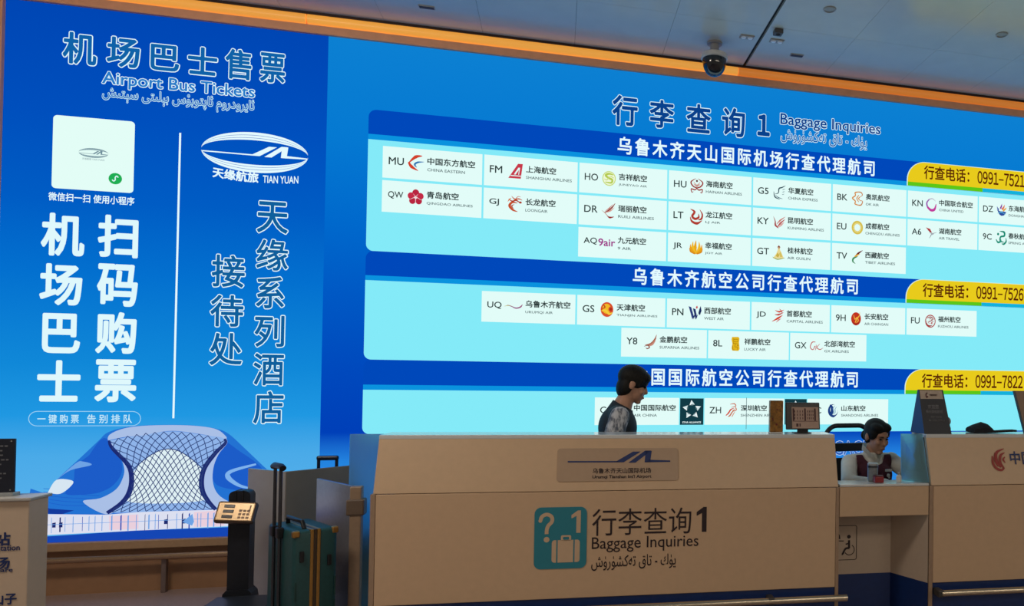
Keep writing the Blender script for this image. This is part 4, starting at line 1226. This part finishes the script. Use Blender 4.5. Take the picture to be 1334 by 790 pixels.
# on the low desk
LT_ = .815
t = cthing('tumbler', 'grey ribbed tumbler with dark lid on the low desk', 'cup', 2.695, .11, LT_)
bm = BM(); lathe(bm, [(.001, .001), (.027, .001), (.030, .012), (.0315, .082)], (2.695, .11, LT_), 28); obj('cup', bm, mat('grey_tinted_cup', '7d848a', .2, noise=.15, scale=60), t, True)
bm = BM(); lathe(bm, [(.032, .083), (.032, .094), (.028, .096)], (2.695, .11, LT_), 28); obj('band', bm, mat('dark_lid', '3a3f44', .3), t, True)
bm = BM(); lathe(bm, [(.031, .096), (.031, .106), (.024, .110), (.0005, .110)], (2.695, .11, LT_), 28); obj('lid', bm, mat('pale_grey_lid', 'a8aeb2', .3), t, True)
settle(t, CF)
t = cthing('red_box', 'small dark red box in front of the grey tumbler', 'box', 2.711, .055, LT_)
bm = BM(); box(bm, (2.684, 2.738), (.035, .075), (LT_ + .001, LT_ + .036), .004); obj('body', bm, mat('dark_red_box', '8c2a30', .35, noise=.1), t)
bm = BM(); box(bm, (2.686, 2.736), (.037, .073), (LT_ + .036, LT_ + .043), .002); obj('lid', bm, mat('maroon_lid', '5c2028', .35), t)
settle(t, CF)
t = cthing('white_bottle', 'small white pump bottle on the low desk beside the glass wing', 'bottle', 2.838, .06, LT_)
bm = BM(); lathe(bm, [(.001, .001), (.014, .001), (.016, .008), (.016, .036), (.007, .044)], (2.838, .06, LT_)); obj('body', bm, M_white, t, True)
bm = BM(); lathe(bm, [(.007, .044), (.008, .056), (.003, .060)], (2.838, .06, LT_), 12); obj('cap', bm, M_grey, t, True)
settle(t, CF)

# ------------------------------------------------------------------ people
M_skin = mat('warm_skin', 'b98a70', 0.5, noise=.05, scale=60)
M_hair = mat('black_hair', '14130f', 0.6, noise=.3, scale=140, bump=.25, spec=.25)
M_lip = mat('lip', '9a5a50', .5)
M_eye = mat('dark_eye', '1a1412', .3)


def remeshed(bm, voxel, smooth=4, cut=None):
    me = bpy.data.meshes.new('tmp')
    bmesh.ops.recalc_face_normals(bm, faces=bm.faces[:])
    bm.to_mesh(me); bm.free()
    o = bpy.data.objects.new('tmp', me); COL.objects.link(o)
    r = o.modifiers.new('r', 'REMESH'); r.mode = 'VOXEL'; r.voxel_size = voxel
    s = o.modifiers.new('s', 'SMOOTH'); s.factor = 0.5; s.iterations = smooth
    dg = bpy.context.evaluated_depsgraph_get()
    out = bpy.data.meshes.new_from_object(o.evaluated_get(dg))
    bpy.data.objects.remove(o); bpy.data.meshes.remove(me)
    b2 = bmesh.new(); b2.from_mesh(out); bpy.data.meshes.remove(out)
    if cut:
        dead = [v for v in b2.verts if cut(v.co)]
        bmesh.ops.delete(b2, geom=dead, context='VERTS')
        for _ in range(6):
            rim = [v for v in b2.verts if v.is_boundary]
            new = {}
            for v in rim:
                nb = [e.other_vert(v).co for e in v.link_edges if e.is_boundary]
                if len(nb) == 2: new[v] = v.co * .5 + (nb[0] + nb[1]) * .25
            for v, c in new.items(): v.co = c
    return b2


def head(bm, M):
    ell(bm, (0, .010, .030), (.073, .090, .083), M)
    ell(bm, (0, -.022, -.045), (.056, .064, .062), M)
    ell(bm, (0, -.060, -.096), (.024, .022, .018), M)
    ell(bm, (.034, -.058, -.025), (.024, .024, .026), M); ell(bm, (-.034, -.058, -.025), (.024, .024, .026), M)
    capsule(bm, (0, -.080, .012), (0, -.096, -.026), .008, .013, 10, M)
    ell(bm, (0, -.078, .026), (.045, .012, .009), M)
    ell(bm, (0, -.080, -.058), (.021, .011, .007), M); ell(bm, (0, -.077, -.070), (.018, .011, .008), M)
    for s in (-1, 1): ell(bm, (s * .077, .014, -.004), (.011, .021, .032), M)


def face_bits(t, M):
    for s in (-1, 1):
        bm = BM(); ell(bm, (s * .030, -.0775, .006), (.012, .008, .0055), M, 12); obj('eye', bm, M_eye, t, True)
        bm = BM(); capsule(bm, (s * .016, -.087, .026), (s * .044, -.078, .026), .0035, .0025, 8, M); obj('eyebrow', bm, M_hair, t, True)
    bm = BM(); ell(bm, (0, -.0885, -.0635), (.020, .005, .006), M, 12); obj('lips', bm, M_lip, t, True)


def hand(bm, wrist, fwd, up, side, curl=.5, k=1.0):
    """palm, four unequal bent fingers, thumb from the side of the palm"""
    w, f, u = Vector(wrist), Vector(fwd).normalized(), Vector(up).normalized()
    r = f.cross(u).normalized() * side
    u = r.cross(f) * side
    for o_ in (-.026, -.009, .009, .026): capsule(bm, w + r * o_ * .8 * k, w + f * .082 * k + r * o_ * k, .015 * k, .012 * k, 10)
    for o_, L in ((-.030, .066), (-.0105, .078), (.0105, .074), (.030, .058)):
        a = w + f * .086 * k + r * o_ * k
        d1 = (f - u * curl * .5 + r * o_ * 2.5).normalized(); b = a + d1 * L * .5 * k
        d2 = (f - u * curl * 1.3).normalized(); c = b + d2 * L * .5 * k
        capsule(bm, a, b, .0088 * k, .0080 * k, 8); capsule(bm, b, c, .0080 * k, .0066 * k, 8)
    a = w + f * .025 * k - r * .030 * k
    b = a + (f * .6 - r * .75 - u * .25).normalized() * .040 * k
    c = b + (f * .95 - r * .25 - u * .25).normalized() * .032 * k
    capsule(bm, a, b, .0115 * k, .0098 * k, 8); capsule(bm, b, c, .0098 * k, .0075 * k, 8)


def foot(bm, x, y, sh=0.0):
    capsule(bm, (x, y + .03, .055), (x, y - .11, .040), .042 + sh, .036 + sh)
    ell(bm, (x, y - .15, .032 + sh * .3), (.042 + sh, .055 + sh, .028 + sh * .6))


# --- the standing person, facing right along the counter (own frame: looks to -y)
p1 = thing('person', 'standing person with short black hair in dark vest over patterned grey sleeves', 'person', (.375, 4.75, 0), PI / 2)
HM1 = Matrix.Translation((0, -.080, 1.362)) @ Matrix.Scale(.94, 4) @ Matrix.Rotation(math.radians(17), 4, 'X')
LEGS1 = (((-.085, .01, .80), (-.088, -.01, .44), (-.09, .02, .085)), ((.085, .01, .80), (.09, -.03, .44), (.092, -.02, .085)))
A1 = [(-.168, .012, 1.175), (-.205, .075, .965), (-.150, -.140, .860), (-.135, -.165, .850)]     # right arm, on the camera's side
B1 = [(.168, .000, 1.175), (.200, -.060, .955), (.150, -.250, .860), (.140, -.272, .850)]


def trunk1(bm, g):
    ell(bm, (0, .010, .84), (.158 + g, .115 + g, .105 + g)); ell(bm, (0, -.005, .965), (.138 + g, .118 + g, .14 + g))
    ell(bm, (0, .010, 1.100), (.150 + g, .108 + g, .13 + g)); capsule(bm, (-.135, .015, 1.180), (.135, .010, 1.180), .050 + g)
    capsule(bm, (0, .010, 1.17), (0, -.022, 1.245), .075 + g, .058 + g)


bm = BM(); trunk1(bm, 0); capsule(bm, (0, -.005, 1.21), (0, -.050, 1.315), .052, .050); head(bm, HM1)
for a, b, c in LEGS1: capsule(bm, a, b, .078, .052); capsule(bm, b, c, .052, .036)
for a, b, c, d in (A1, B1): capsule(bm, a, b, .044, .036); capsule(bm, b, c, .036, .025); capsule(bm, c, d, .025, .024)
hand(bm, A1[3], (.1, -.95, -.25), (-.2, -.2, 1), 1, .6); hand(bm, B1[3], (-.1, -.95, -.25), (.2, -.2, 1), -1, .6)
for s in (-1, 1): foot(bm, s * .091, .0 + (.02 if s < 0 else -.02))
obj('body', remeshed(bm, .0062, 4), M_skin, p1, True)
face_bits(p1, HM1)
bm = BM()
ell(bm, (0, .012, .045), (.088, .105, .086), HM1); ell(bm, (0, .047, -.024), (.074, .058, .080), HM1)
ell(bm, (0, -.050, .064), (.070, .050, .040), HM1)
for s in (-1, 1): capsule(bm, (s * .066, -.040, .040), (s * .068, -.026, -.004), .014, .009, 10, HM1); ell(bm, (s * .060, .040, -.020), (.022, .036, .055), HM1)
obj('hair', remeshed(bm, .006, 5), M_hair, p1, True, 'short black hair with a fringe')
bm = BM(); trunk1(bm, .010)
obj('vest', remeshed(bm, .009, 6, lambda c: c.z < .80 or c.z > 1.252 + .55 * c.y), mat('dark_navy_vest', '1b232d', .75, noise=.12, scale=70, bump=.15), p1, True)
pat = bpy.data.materials.new('marbled_grey_sleeve'); pat.use_nodes = True
_nt = pat.node_tree; _b = _nt.nodes['Principled BSDF']; _b.inputs['Roughness'].default_value = .8
_tc = _nt.nodes.new('ShaderNodeTexCoord'); _mp = _nt.nodes.new('ShaderNodeMapping'); _mp.inputs['Scale'].default_value = (1.0, 1.7, .8); _mp.inputs['Rotation'].default_value = (.7, 0, 0)
_nz = _nt.nodes.new('ShaderNodeTexNoise'); _nz.inputs['Scale'].default_value = 34; _nz.inputs['Detail'].default_value = 5
_rp = _nt.nodes.new('ShaderNodeValToRGB'); _rp.color_ramp.elements[0].position = .40; _rp.color_ramp.elements[1].position = .60
_rp.color_ramp.elements[0].color = lin('5a606c'); _rp.color_ramp.elements[1].color = lin('c2c4c8')
for a_, b_ in ((_tc.outputs['Object'], _mp.inputs[0]), (_mp.outputs[0], _nz.inputs['Vector']), (_nz.outputs['Fac'], _rp.inputs[0]), (_rp.outputs[0], _b.inputs['Base Color'])): _nt.links.new(a_, b_)
for a, b, c, d in (A1, B1):
    bm = BM(); a = Vector(a); b = Vector(b)
    capsule(bm, a + Vector((0, 0, .005)), a.lerp(b, .9), .058, .062); capsule(bm, a.lerp(b, .85), b.lerp(Vector(c), .25), .061, .054)
    obj('sleeve', remeshed(bm, .008, 4, lambda q: q.y < b.y - .075 and q.z < b.z + .03), pat, p1, True)
bm = BM()
for a, b, c in LEGS1: capsule(bm, a, b, .092, .066); capsule(bm, b, c, .066, .054)
ell(bm, (0, .015, .84), (.170, .124, .10))
obj('trousers', remeshed(bm, .010, 4, lambda c: c.z < .075), mat('dark_trousers', '20232a', .8), p1, True)
for s, yy in ((-1, .02), (1, -.02)):
    bm = BM(); foot(bm, s * .091, yy, .008); obj('shoe', remeshed(bm, .007, 3, lambda c: c.z > .095), mat('black_shoe', '17171a', .4), p1, True)

# --- the seated person behind the low desk
YW = math.radians(4)
p2 = thing('person', 'seated person in maroon vest over white shirt behind the low desk', 'person', (2.035, 4.775, 0), YW)
HM2 = Matrix.Translation((.022, -.048, 1.036)) @ Matrix.Scale(.94, 4) @ Matrix.Rotation(math.radians(12), 4, 'Z') @ Matrix.Rotation(math.radians(16), 4, 'X')
SH2 = (((-.155, .000, .862), (-.235, -.160, .758), (-.045, -.300, .752), (-.010, -.315, .752)), ((.155, .000, .872), (.245, -.120, .775), (.215, -.320, .755), (.208, -.345, .752)))
LEGS2 = (((-.09, .02, .515), (-.10, -.27, .505), (-.10, -.20, .085)), ((.09, .02, .515), (.10, -.27, .505), (.10, -.18, .085)))


def trunk2(bm, g):
    ell(bm, (0, .020, .535), (.165 + g, .125 + g, .095 + g)); ell(bm, (0, .010, .655), (.125 + g, .095 + g, .13 + g))
    ell(bm, (0, -.005, .775), (.140 + g, .100 + g, .12 + g)); capsule(bm, (-.118, .0, .868), (.118, .0, .872), .046 + g)
    ell(bm, (-.055, -.075, .785), (.05 + g, .035 + g, .05 + g)); ell(bm, (.055, -.075, .785), (.05 + g, .035 + g, .05 + g))
    capsule(bm, (0, .0, .86), (0, -.008, .905), .072 + g, .052 + g)


bm = BM(); trunk2(bm, 0); capsule(bm, (0, -.002, .88), (.014, -.022, .985), .048, .046); head(bm, HM2)
for a, b, c in LEGS2: capsule(bm, a, b, .080, .056); capsule(bm, b, c, .052, .036)
for a, b, c, d in SH2: capsule(bm, a, b, .042, .035); capsule(bm, b, c, .035, .024); capsule(bm, c, d, .024, .023)
hand(bm, SH2[0][3], (.94, -.20, -.05), (0, 0, 1), 1, .35, .95); hand(bm, SH2[1][3], (-.25, -.95, -.05), (0, 0, 1), -1, .35, .95)
for s in (-1, 1): foot(bm, s * .10, -.19)
obj('body', remeshed(bm, .0060, 4), M_skin, p2, True)
face_bits(p2, HM2)
bm = BM()
ell(bm, (0, .022, .044), (.083, .098, .082), HM2); ell(bm, (0, .045, -.010), (.072, .062, .070), HM2); ell(bm, (0, .120, -.030), (.040, .034, .040), HM2)
for s in (-1, 1): ell(bm, (s * .036, -.022, .076), (.044, .056, .032), HM2); ell(bm, (s * .058, .0, .030), (.026, .058, .050), HM2)
obj('hair', remeshed(bm, .006, 5), M_hair, p2, True, 'black hair tied in a low bun')
M_shirt = mat('white_shirt_cloth', 'd9d6cd', .8, noise=.06, scale=25, bump=.25)
bm = BM(); trunk2(bm, .008)
obj('shirt', remeshed(bm, .008, 5, lambda c: c.z < .56 or c.z > .935), M_shirt, p2, True)
for a, b, c, d in SH2:
    bm = BM(); a, b, c, d = map(Vector, (a, b, c, d))
    capsule(bm, a, b, .056, .050); capsule(bm, b, c, .046, .036); capsule(bm, c.lerp(b, .12), c, .040, .040)
    obj('sleeve', remeshed(bm, .008, 3), M_shirt, p2, True)
bm = BM()
for s in (-1, 1):
    pts = [(s * .012, -.098, .862), (s * .035, -.080, .898), (s * .058, -.040, .928), (s * .060, .010, .945), (s * .030, .052, .950), (0, .060, .950)]
    cr = crom(pts, 5)
    L = [bm.verts.new(p) for p in cr]; U = [bm.verts.new((p[0] * .90, p[1] * .94, p[2] + .036 * min(1, .55 + i / len(cr)))) for i, p in enumerate(cr)]
    for i in range(len(cr) - 1): bm.faces.new((L[i], L[i + 1], U[i + 1], U[i]))
bmesh.ops.solidify(bm, geom=bm.faces[:], thickness=.005)
obj('collar', bm, M_shirt, p2, True, 'white standing collar')
bm = BM(); trunk2(bm, .016)


def vcut(c):
    if c.z < .58: return True
    if c.y < .02 and c.z > .800 and (c.x / .078) ** 2 + ((c.z - .93) / .075) ** 2 < 1: return True
    if abs(c.x) > .128 and c.z > .74: return True
    return c.z > .918


obj('vest', remeshed(bm, .005, 7, vcut), mat('maroon_vest_cloth', '4c1a2c', .75, noise=.08, scale=60, bump=.1), p2, True)
bm = BM(); box(bm, (.042, .090), (-.139, -.128), (.812, .828), .002, Matrix.Translation((0, 0, 0))); bdg = obj('name_badge', bm, M_white, p2)
bm = BM(); ell(bm, (.066, -.130, .786), (.012, .008, .013), None, 12); ell(bm, (.072, -.130, .772), (.007, .006, .008), None, 12); obj('pin', bm, M_white, p2, True)
bm = BM()
for a, b, c in LEGS2: capsule(bm, a, b, .092, .068); capsule(bm, b, c, .062, .052)
ell(bm, (0, .020, .535), (.175, .130, .085))
obj('trousers', remeshed(bm, .010, 4, lambda c: c.z < .08), mat('dark_trousers', '20232a', .8), p2, True)
for s in (-1, 1):
    bm = BM(); foot(bm, s * .10, -.19, .008); obj('shoe', remeshed(bm, .007, 3, lambda c: c.z > .095), mat('black_shoe', '17171a', .4), p2, True)

# office chair behind the seated person
ch = thing('office_chair', 'black mesh back office chair under the seated person', 'chair', (2.03, 4.84, 0), YW + .06)
M_cf = mat('black_chair_plastic', '10141f', .45)
bm = BM(); box(bm, (-.23, .23), (-.20, .24), (.375, .412), .016); obj('seat', bm, mat('black_seat_fabric', '15171d', .9, noise=.2, scale=120), ch)
oo = rrect(-.165, .185, .58, 1.085, .09, (1, 1, 1, 1), 8)
bm = BM()
yb = lambda z: .265 + .05 * math.cos((z - .55) * 2.2) * .6
pts = [(p[0] * (1 + .10 * max(0, (.95 - p[1])) ), yb(p[1]), p[1]) for p in oo]
pts.append(pts[0]); tube(bm, pts, .017, 10); obj('back_frame', bm, M_cf, ch, True)
bm = BM(); box(bm, (-.175, .195), (.262, .285), (.903, .962), .008); obj('crossbar', bm, M_cf, ch)
bm = BM(); box(bm, (-.178, .198), (.265, .285), (.600, .858), .010); obj('back_pad', bm, mat('black_seat_fabric', '15171d'), ch)
bm = BM(); tube(bm, [(0.01, .20, .40), (0.01, .32, .43), (0.01, .325, .62)], .022, 10); obj('back_post', bm, M_cf, ch, True)
bm = BM(); tube(bm, [(0, .02, .07), (0, .02, .385)], .026, 12); obj('gas_lift', bm, M_steel, ch, True)
for k in range(5):
    a = k * 2 * PI / 5 + .3
    e = (.28 * math.cos(a), .02 + .28 * math.sin(a))
    bm = BM(); tube(bm, [(0, .02, .085), (e[0] * .5, .02 + (e[1] - .02) * .5, .085), (e[0], e[1], .065)], [.024, .020, .014], 10); lg = obj('leg', bm, M_cf, ch, True)
    bm = BM(); lathe(bm, [(.002, -.012), (.024, -.012), (.026, 0), (.024, .012), (.002, .012)], (0, 0, 0), 14, 0, Matrix.Translation((e[0], e[1], .0265)) @ Matrix.Rotation(a, 4, 'Z') @ Matrix.Rotation(PI / 2, 4, 'X'))
    obj('caster', bm, M_black, lg, True)

# ------------------------------------------------------------------ left end: steel screen, gate, luggage, scale, stand
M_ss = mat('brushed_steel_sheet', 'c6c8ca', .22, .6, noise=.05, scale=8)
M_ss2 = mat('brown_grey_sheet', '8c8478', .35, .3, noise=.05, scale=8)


def upright(bm, a, b, z0, z1, th, bev=.003):
    a, b = Vector((*a, 0)), Vector((*b, 0))
    d = (b - a); L = d.length; ang = math.atan2(d.y, d.x)
    box(bm, (0, L), (0, th), (z0, z1), bev, Matrix.Translation(a) @ Matrix.Rotation(ang, 4, 'Z'))


t = thing('steel_screen', 'folding steel screen of two waist high sheets behind the green suitcase', 'screen', (-1.565, 5.24, 0))
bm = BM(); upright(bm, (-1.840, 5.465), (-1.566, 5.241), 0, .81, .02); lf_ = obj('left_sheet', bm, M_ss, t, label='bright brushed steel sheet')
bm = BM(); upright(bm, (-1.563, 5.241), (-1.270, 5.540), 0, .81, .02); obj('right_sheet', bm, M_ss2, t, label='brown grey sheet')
bm = BM(); upright(bm, (-1.672, 5.326), (-1.648, 5.306), .19, .255, -.003, 0); obj('paper_tag', bm, M_white, lf_)
settle(t)

t = thing('barrier_gate', 'grey half height barrier gate with tan post beside the long counter', 'gate', (-1.037, 4.628, 0))
bm = BM(); upright(bm, (-1.345, 5.045), (-1.060, 4.660), .02, .79, .018); obj('gate_panel', bm, mat('grey_gate_sheet', '8f9298', .25, .4), t)
bm = BM(); box(bm, (-1.066, -1.008), (4.600, 4.656), (0, .795), .006); pst = obj('post', bm, mat('tan_post', 'a08870', .4), t)
bm = BM(); box(bm, (-1.082, -.992), (4.592, 4.664), (.640, .728), .008); obj('latch', bm, mat('brown_bracket', '6f5f50', .4), pst)
settle(t)

# frosted glass partition behind the counter's left end
t = thing('glass_partition', 'frosted glass partition standing behind the left end of the long counter', 'partition', (-1.0, 4.78, 0))
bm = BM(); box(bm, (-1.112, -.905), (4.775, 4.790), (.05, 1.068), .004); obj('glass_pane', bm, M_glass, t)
bm = BM(); box(bm, (-1.114, -.903), (4.755, 4.810), (0, .05), .004); obj('foot', bm, M_steel, t)
settle(t)

# green suitcase
ang = math.radians(35)
g0 = Vector((-1.262, 4.365, 0))
t = thing('suitcase', 'dark green hard suitcase with gold trim and raised pull handle', 'suitcase', g0, ang)
M_green = mat('green_ribbed_shell', '1c4a4c', .45, noise=.12, scale=50, bump=.1)
M_green2 = mat('dark_green_shell', '17403c', .45, noise=.12, scale=50)
M_gold = mat('gold_trim', 'b88c4c', .3, .8)
W_, D_, H0, H1 = .210, .37, .045, .605
bm = BM(); box(bm, (0, W_), (0, D_), (H0, H1), .022, None, 0, 3)
obj('shell', bm, M_green, t, True)
bm = BM()
for x in (.078, .110):
    box(bm, (x, x + .016), (-.003, D_ + .003), (H0 - .002, H1 + .003), .003)
obj('gold_band', bm, M_gold, t)
bm = BM(); box(bm, (.095, .109), (-.0015, D_ + .0015), (H0 - .001, H1 + .0015), .002); obj('band_groove', bm, mat('dark_bronze', '4a3a28', .4, .3), t)
for sx, sz in ((0, H1), (W_, H1), (0, H0), (W_, H0)):
    bm = BM(); xx = -.003 if sx == 0 else W_ - .030
    zz = sz - .032 if sz == H1 else sz - .003
    box(bm, (xx, xx + .033), (-.004, .028), (zz, zz + .035), .008); obj('corner_guard', bm, M_gold, t)
for x, z in ((.038, .475), (.168, .440)):
    bm = BM(); box(bm, (x - .010, x + .010), (-.010, 0), (z - .028, z + .028), .003); obj('latch', bm, M_black, t)
for x in (.012, .198):
    for z in (.30, .18):
        bm = BM(); box(bm, (x - .004, x + .004), (-.004, .0), (z - .05, z + .05), .002); obj('stitch_strip', bm, M_green2, t)
bm = BM(); tube(bm, [(.07, .06, H1), (.065, .075, H1 + .035), (.065, .27, H1 + .035), (.07, .285, H1)], .011, 10); obj('carry_handle', bm, M_black, t, True)
for y in (.155, .235):
    bm = BM(); tube(bm, [(-.012, y, .10), (-.012, y, .915)], .0085, 10); obj('handle_tube', bm, mat('dark_steel_tube', '54565c', .25, .9), t, True)
    bm = BM(); box(bm, (-.028, .002), (y - .02, y + .02), (.555, .612), .006); obj('handle_socket', bm, M_black, t)
bm = BM(); tube(bm, [(-.012, .128, .916), (-.012, .150, .924), (-.012, .240, .924), (-.012, .262, .916)], .016, 12); obj('pull_grip', bm, M_black, t, True)
for x in (.035, .175):
    for y in (.04, .33):
        bm = BM(); lathe(bm, [(.002, -.012), (.022, -.012), (.0225, .012), (.002, .012)], (0, 0, 0), 14, 0, Matrix.Translation((x, y, .0228)) @ Matrix.Rotation(PI / 2, 4, 'Y')); obj('wheel', bm, M_black, t, True)

# another case, only its pull handle showing above the steel screen
t = thing('suitcase', 'suitcase behind the steel screen with only its dark pull handle showing', 'suitcase', (-1.425, 5.615, 0), .04)
bm = BM(); box(bm, (-.16, .16), (-.06, .06), (.045, .66), .03, None, 0, 3); obj('shell', bm, mat('navy_shell', '1a2236', .45), t, True)
for x in (-.052, .052):
    bm = BM(); tube(bm, [(x, -.045, .60), (x, -.045, .850)], .010, 10); obj('handle_tube', bm, mat('navy_tube', '1c2234', .35, .3), t, True)
bm = BM(); box(bm, (-.064, .064), (-.060, -.030), (.842, .872), .010); obj('pull_grip', bm, mat('navy_tube', '1c2234', .35, .3), t)
for x in (-.12, .12):
    for y in (-.04, .04):
        bm = BM(); lathe(bm, [(.002, -.012), (.022, -.012), (.0225, .012), (.002, .012)], (0, 0, 0), 14, 0, Matrix.Translation((x, y, .0228)) @ Matrix.Rotation(PI / 2, 4, 'Y')); obj('wheel', bm, M_black, t, True)

# luggage scale
t = thing('luggage_scale', 'black platform luggage scale with tilted gold display head', 'scale', (-1.73, 5.0, 0))
M_bk = mat('black_scale_body', '161a22', .4, noise=.15, scale=50)
bm = BM(); box(bm, (-1.83, -1.50), (4.62, 5.02), (.085, .135), .008); obj('platform', bm, mat('dark_platform', '2a2e36', .4, .2), t)
for x, y in ((-1.79, 4.66), (-1.54, 4.66), (-1.79, 4.97), (-1.54, 4.97)):
    bm = BM(); lathe(bm, [(.018, 0), (.022, .004), (.018, .085)], (x, y, 0), 12); obj('foot', bm, M_black, t, True)
bm = BM(); prism(bm, rrect(-1.788, -1.680, .14, .728, .030, (0, 0, 1, 1)), 5.035, 5.115)
prism(bm, [(-1.81, .10), (-1.655, .10), (-1.662, .145), (-1.680, .165), (-1.788, .165), (-1.804, .145)], 5.022, 5.125)
obj('column', bm, M_bk, t)
for x in (-1.752, -1.716):
    bm = BM(); box(bm, (x - .004, x + .004), (5.030, 5.118), (.60, .731), .003); obj('column_rib', bm, M_black, t)
DM = Matrix.Translation((-1.730, 4.985, .612)) @ Matrix.Rotation(math.radians(4), 4, 'Y') @ Matrix.Rotation(math.radians(-28), 4, 'X')
bm = BM(); box(bm, (-.098, .098), (-.020, .020), (-.062, .062), .012, DM); dh = obj('display_head', bm, mat('bronze_case', '5c4a3c', .35, .3), t)
bm = BM(); box(bm, (-.090, .090), (-.0225, -.019), (-.053, .053), .004, DM); obj('face_plate', bm, mat('gold_face_plate', 'c9ab82', .3, .35), dh)
for k in range(3):
    bm = BM(); z = .030 - .030 * k; box(bm, (-.060, -.008), (-.0245, -.022), (z - .009, z + .009), .002, DM); obj('readout', bm, mat('dark_readout', '2c2a2a', .2), dh)
bm = BM()
for i in range(3):
    for j in range(3): box(bm, (.018 + .020 * i, .032 + .020 * i), (-.0240, -.022), (-.040 + .020 * j, -.028 + .020 * j), .0015, DM)
box(bm, (.066, .072), (-.0240, -.022), (-.006, .040), .001, DM)
obj('keypad', bm, mat('tan_keys', '8a6a50', .4), dh)
bm = BM(); tube(bm, [(-1.733, 5.04, .62), (-1.731, 4.998, .615)], .018, 10); obj('head_neck', bm, M_bk, t, True)
settle(t)

# information stand at the left edge with a black notice on top
t = thing('information_stand', 'white information stand at the left edge with navy place names', 'sign stand', (-2.1, 3.40, 0))
bm = BM(); box(bm, (-2.36, -1.810), (3.35, 3.46), (.03, .938), .003); obj('cabinet', bm, mat('off_white_cabinet', 'cfbba4', .4, noise=.02), t)
bm = BM(); box(bm, (-2.37, -1.802), (3.342, 3.468), (.938, .950), .003); obj('top', bm, mat('grey_white_top', 'b8b8b4', .3), t)
bm = BM(); box(bm, (-2.35, -1.82), (3.36, 3.45), (0, .03)); obj('plinth', bm, M_black, t)
yy = 3.3485
for body, x0, x1, z0, z1, bd in (('南站', -1.958, -1.861, .781, .829, .03), ('Station', -1.900, -1.833, .763, .784, .02), ('广场', -1.955, -1.861, .698, .742, .03), ('Square', -1.925, -1.852, .684, .703, .02), ('山子', -1.908, -1.838, .572, .613, .03)):
    lettering('place_lettering', [dict(body=body, x0=x0, x1=x1, z0=z0, z1=z1, y=yy, bold=bd)], [M_navyink], t)
settle(t)
t = thing('notice_panel', 'black notice panel with rows of fine print on the information stand', 'sign', (-2.1, 3.41, .95))
bm = BM(); box(bm, (-2.33, -1.884), (3.40, 3.41), (.962, 1.157), .002); obj('panel', bm, mat('black_notice', '1c2230', .3), t)
bm = BM(); box(bm, (-2.33, -1.880), (3.388, 3.43), (.9502, .963), .002); obj('base', bm, mat('clear_grey_base', '9aa0a4', .2), t)
bm = BM(); random.seed(11)
for k in range(9):
    z = 1.128 - .0165 * k; x = -2.31
    while x < -1.905 - (.02 if k % 3 else .0):
        w = random.uniform(.006, .012); flat(bm, [(x, z), (x + w, z), (x + w, z + .005), (x, z + .005)], 3.3992); x += w + .004
obj('fine_print', bm, mat('grey_print', '6c7078', .6), t)
bm = BM()
for z in (.972, 1.148): flat(bm, disc(-1.894, z, .0028, n=10), 3.3990)
obj('screws', bm, M_chrome, t)
settle(t)
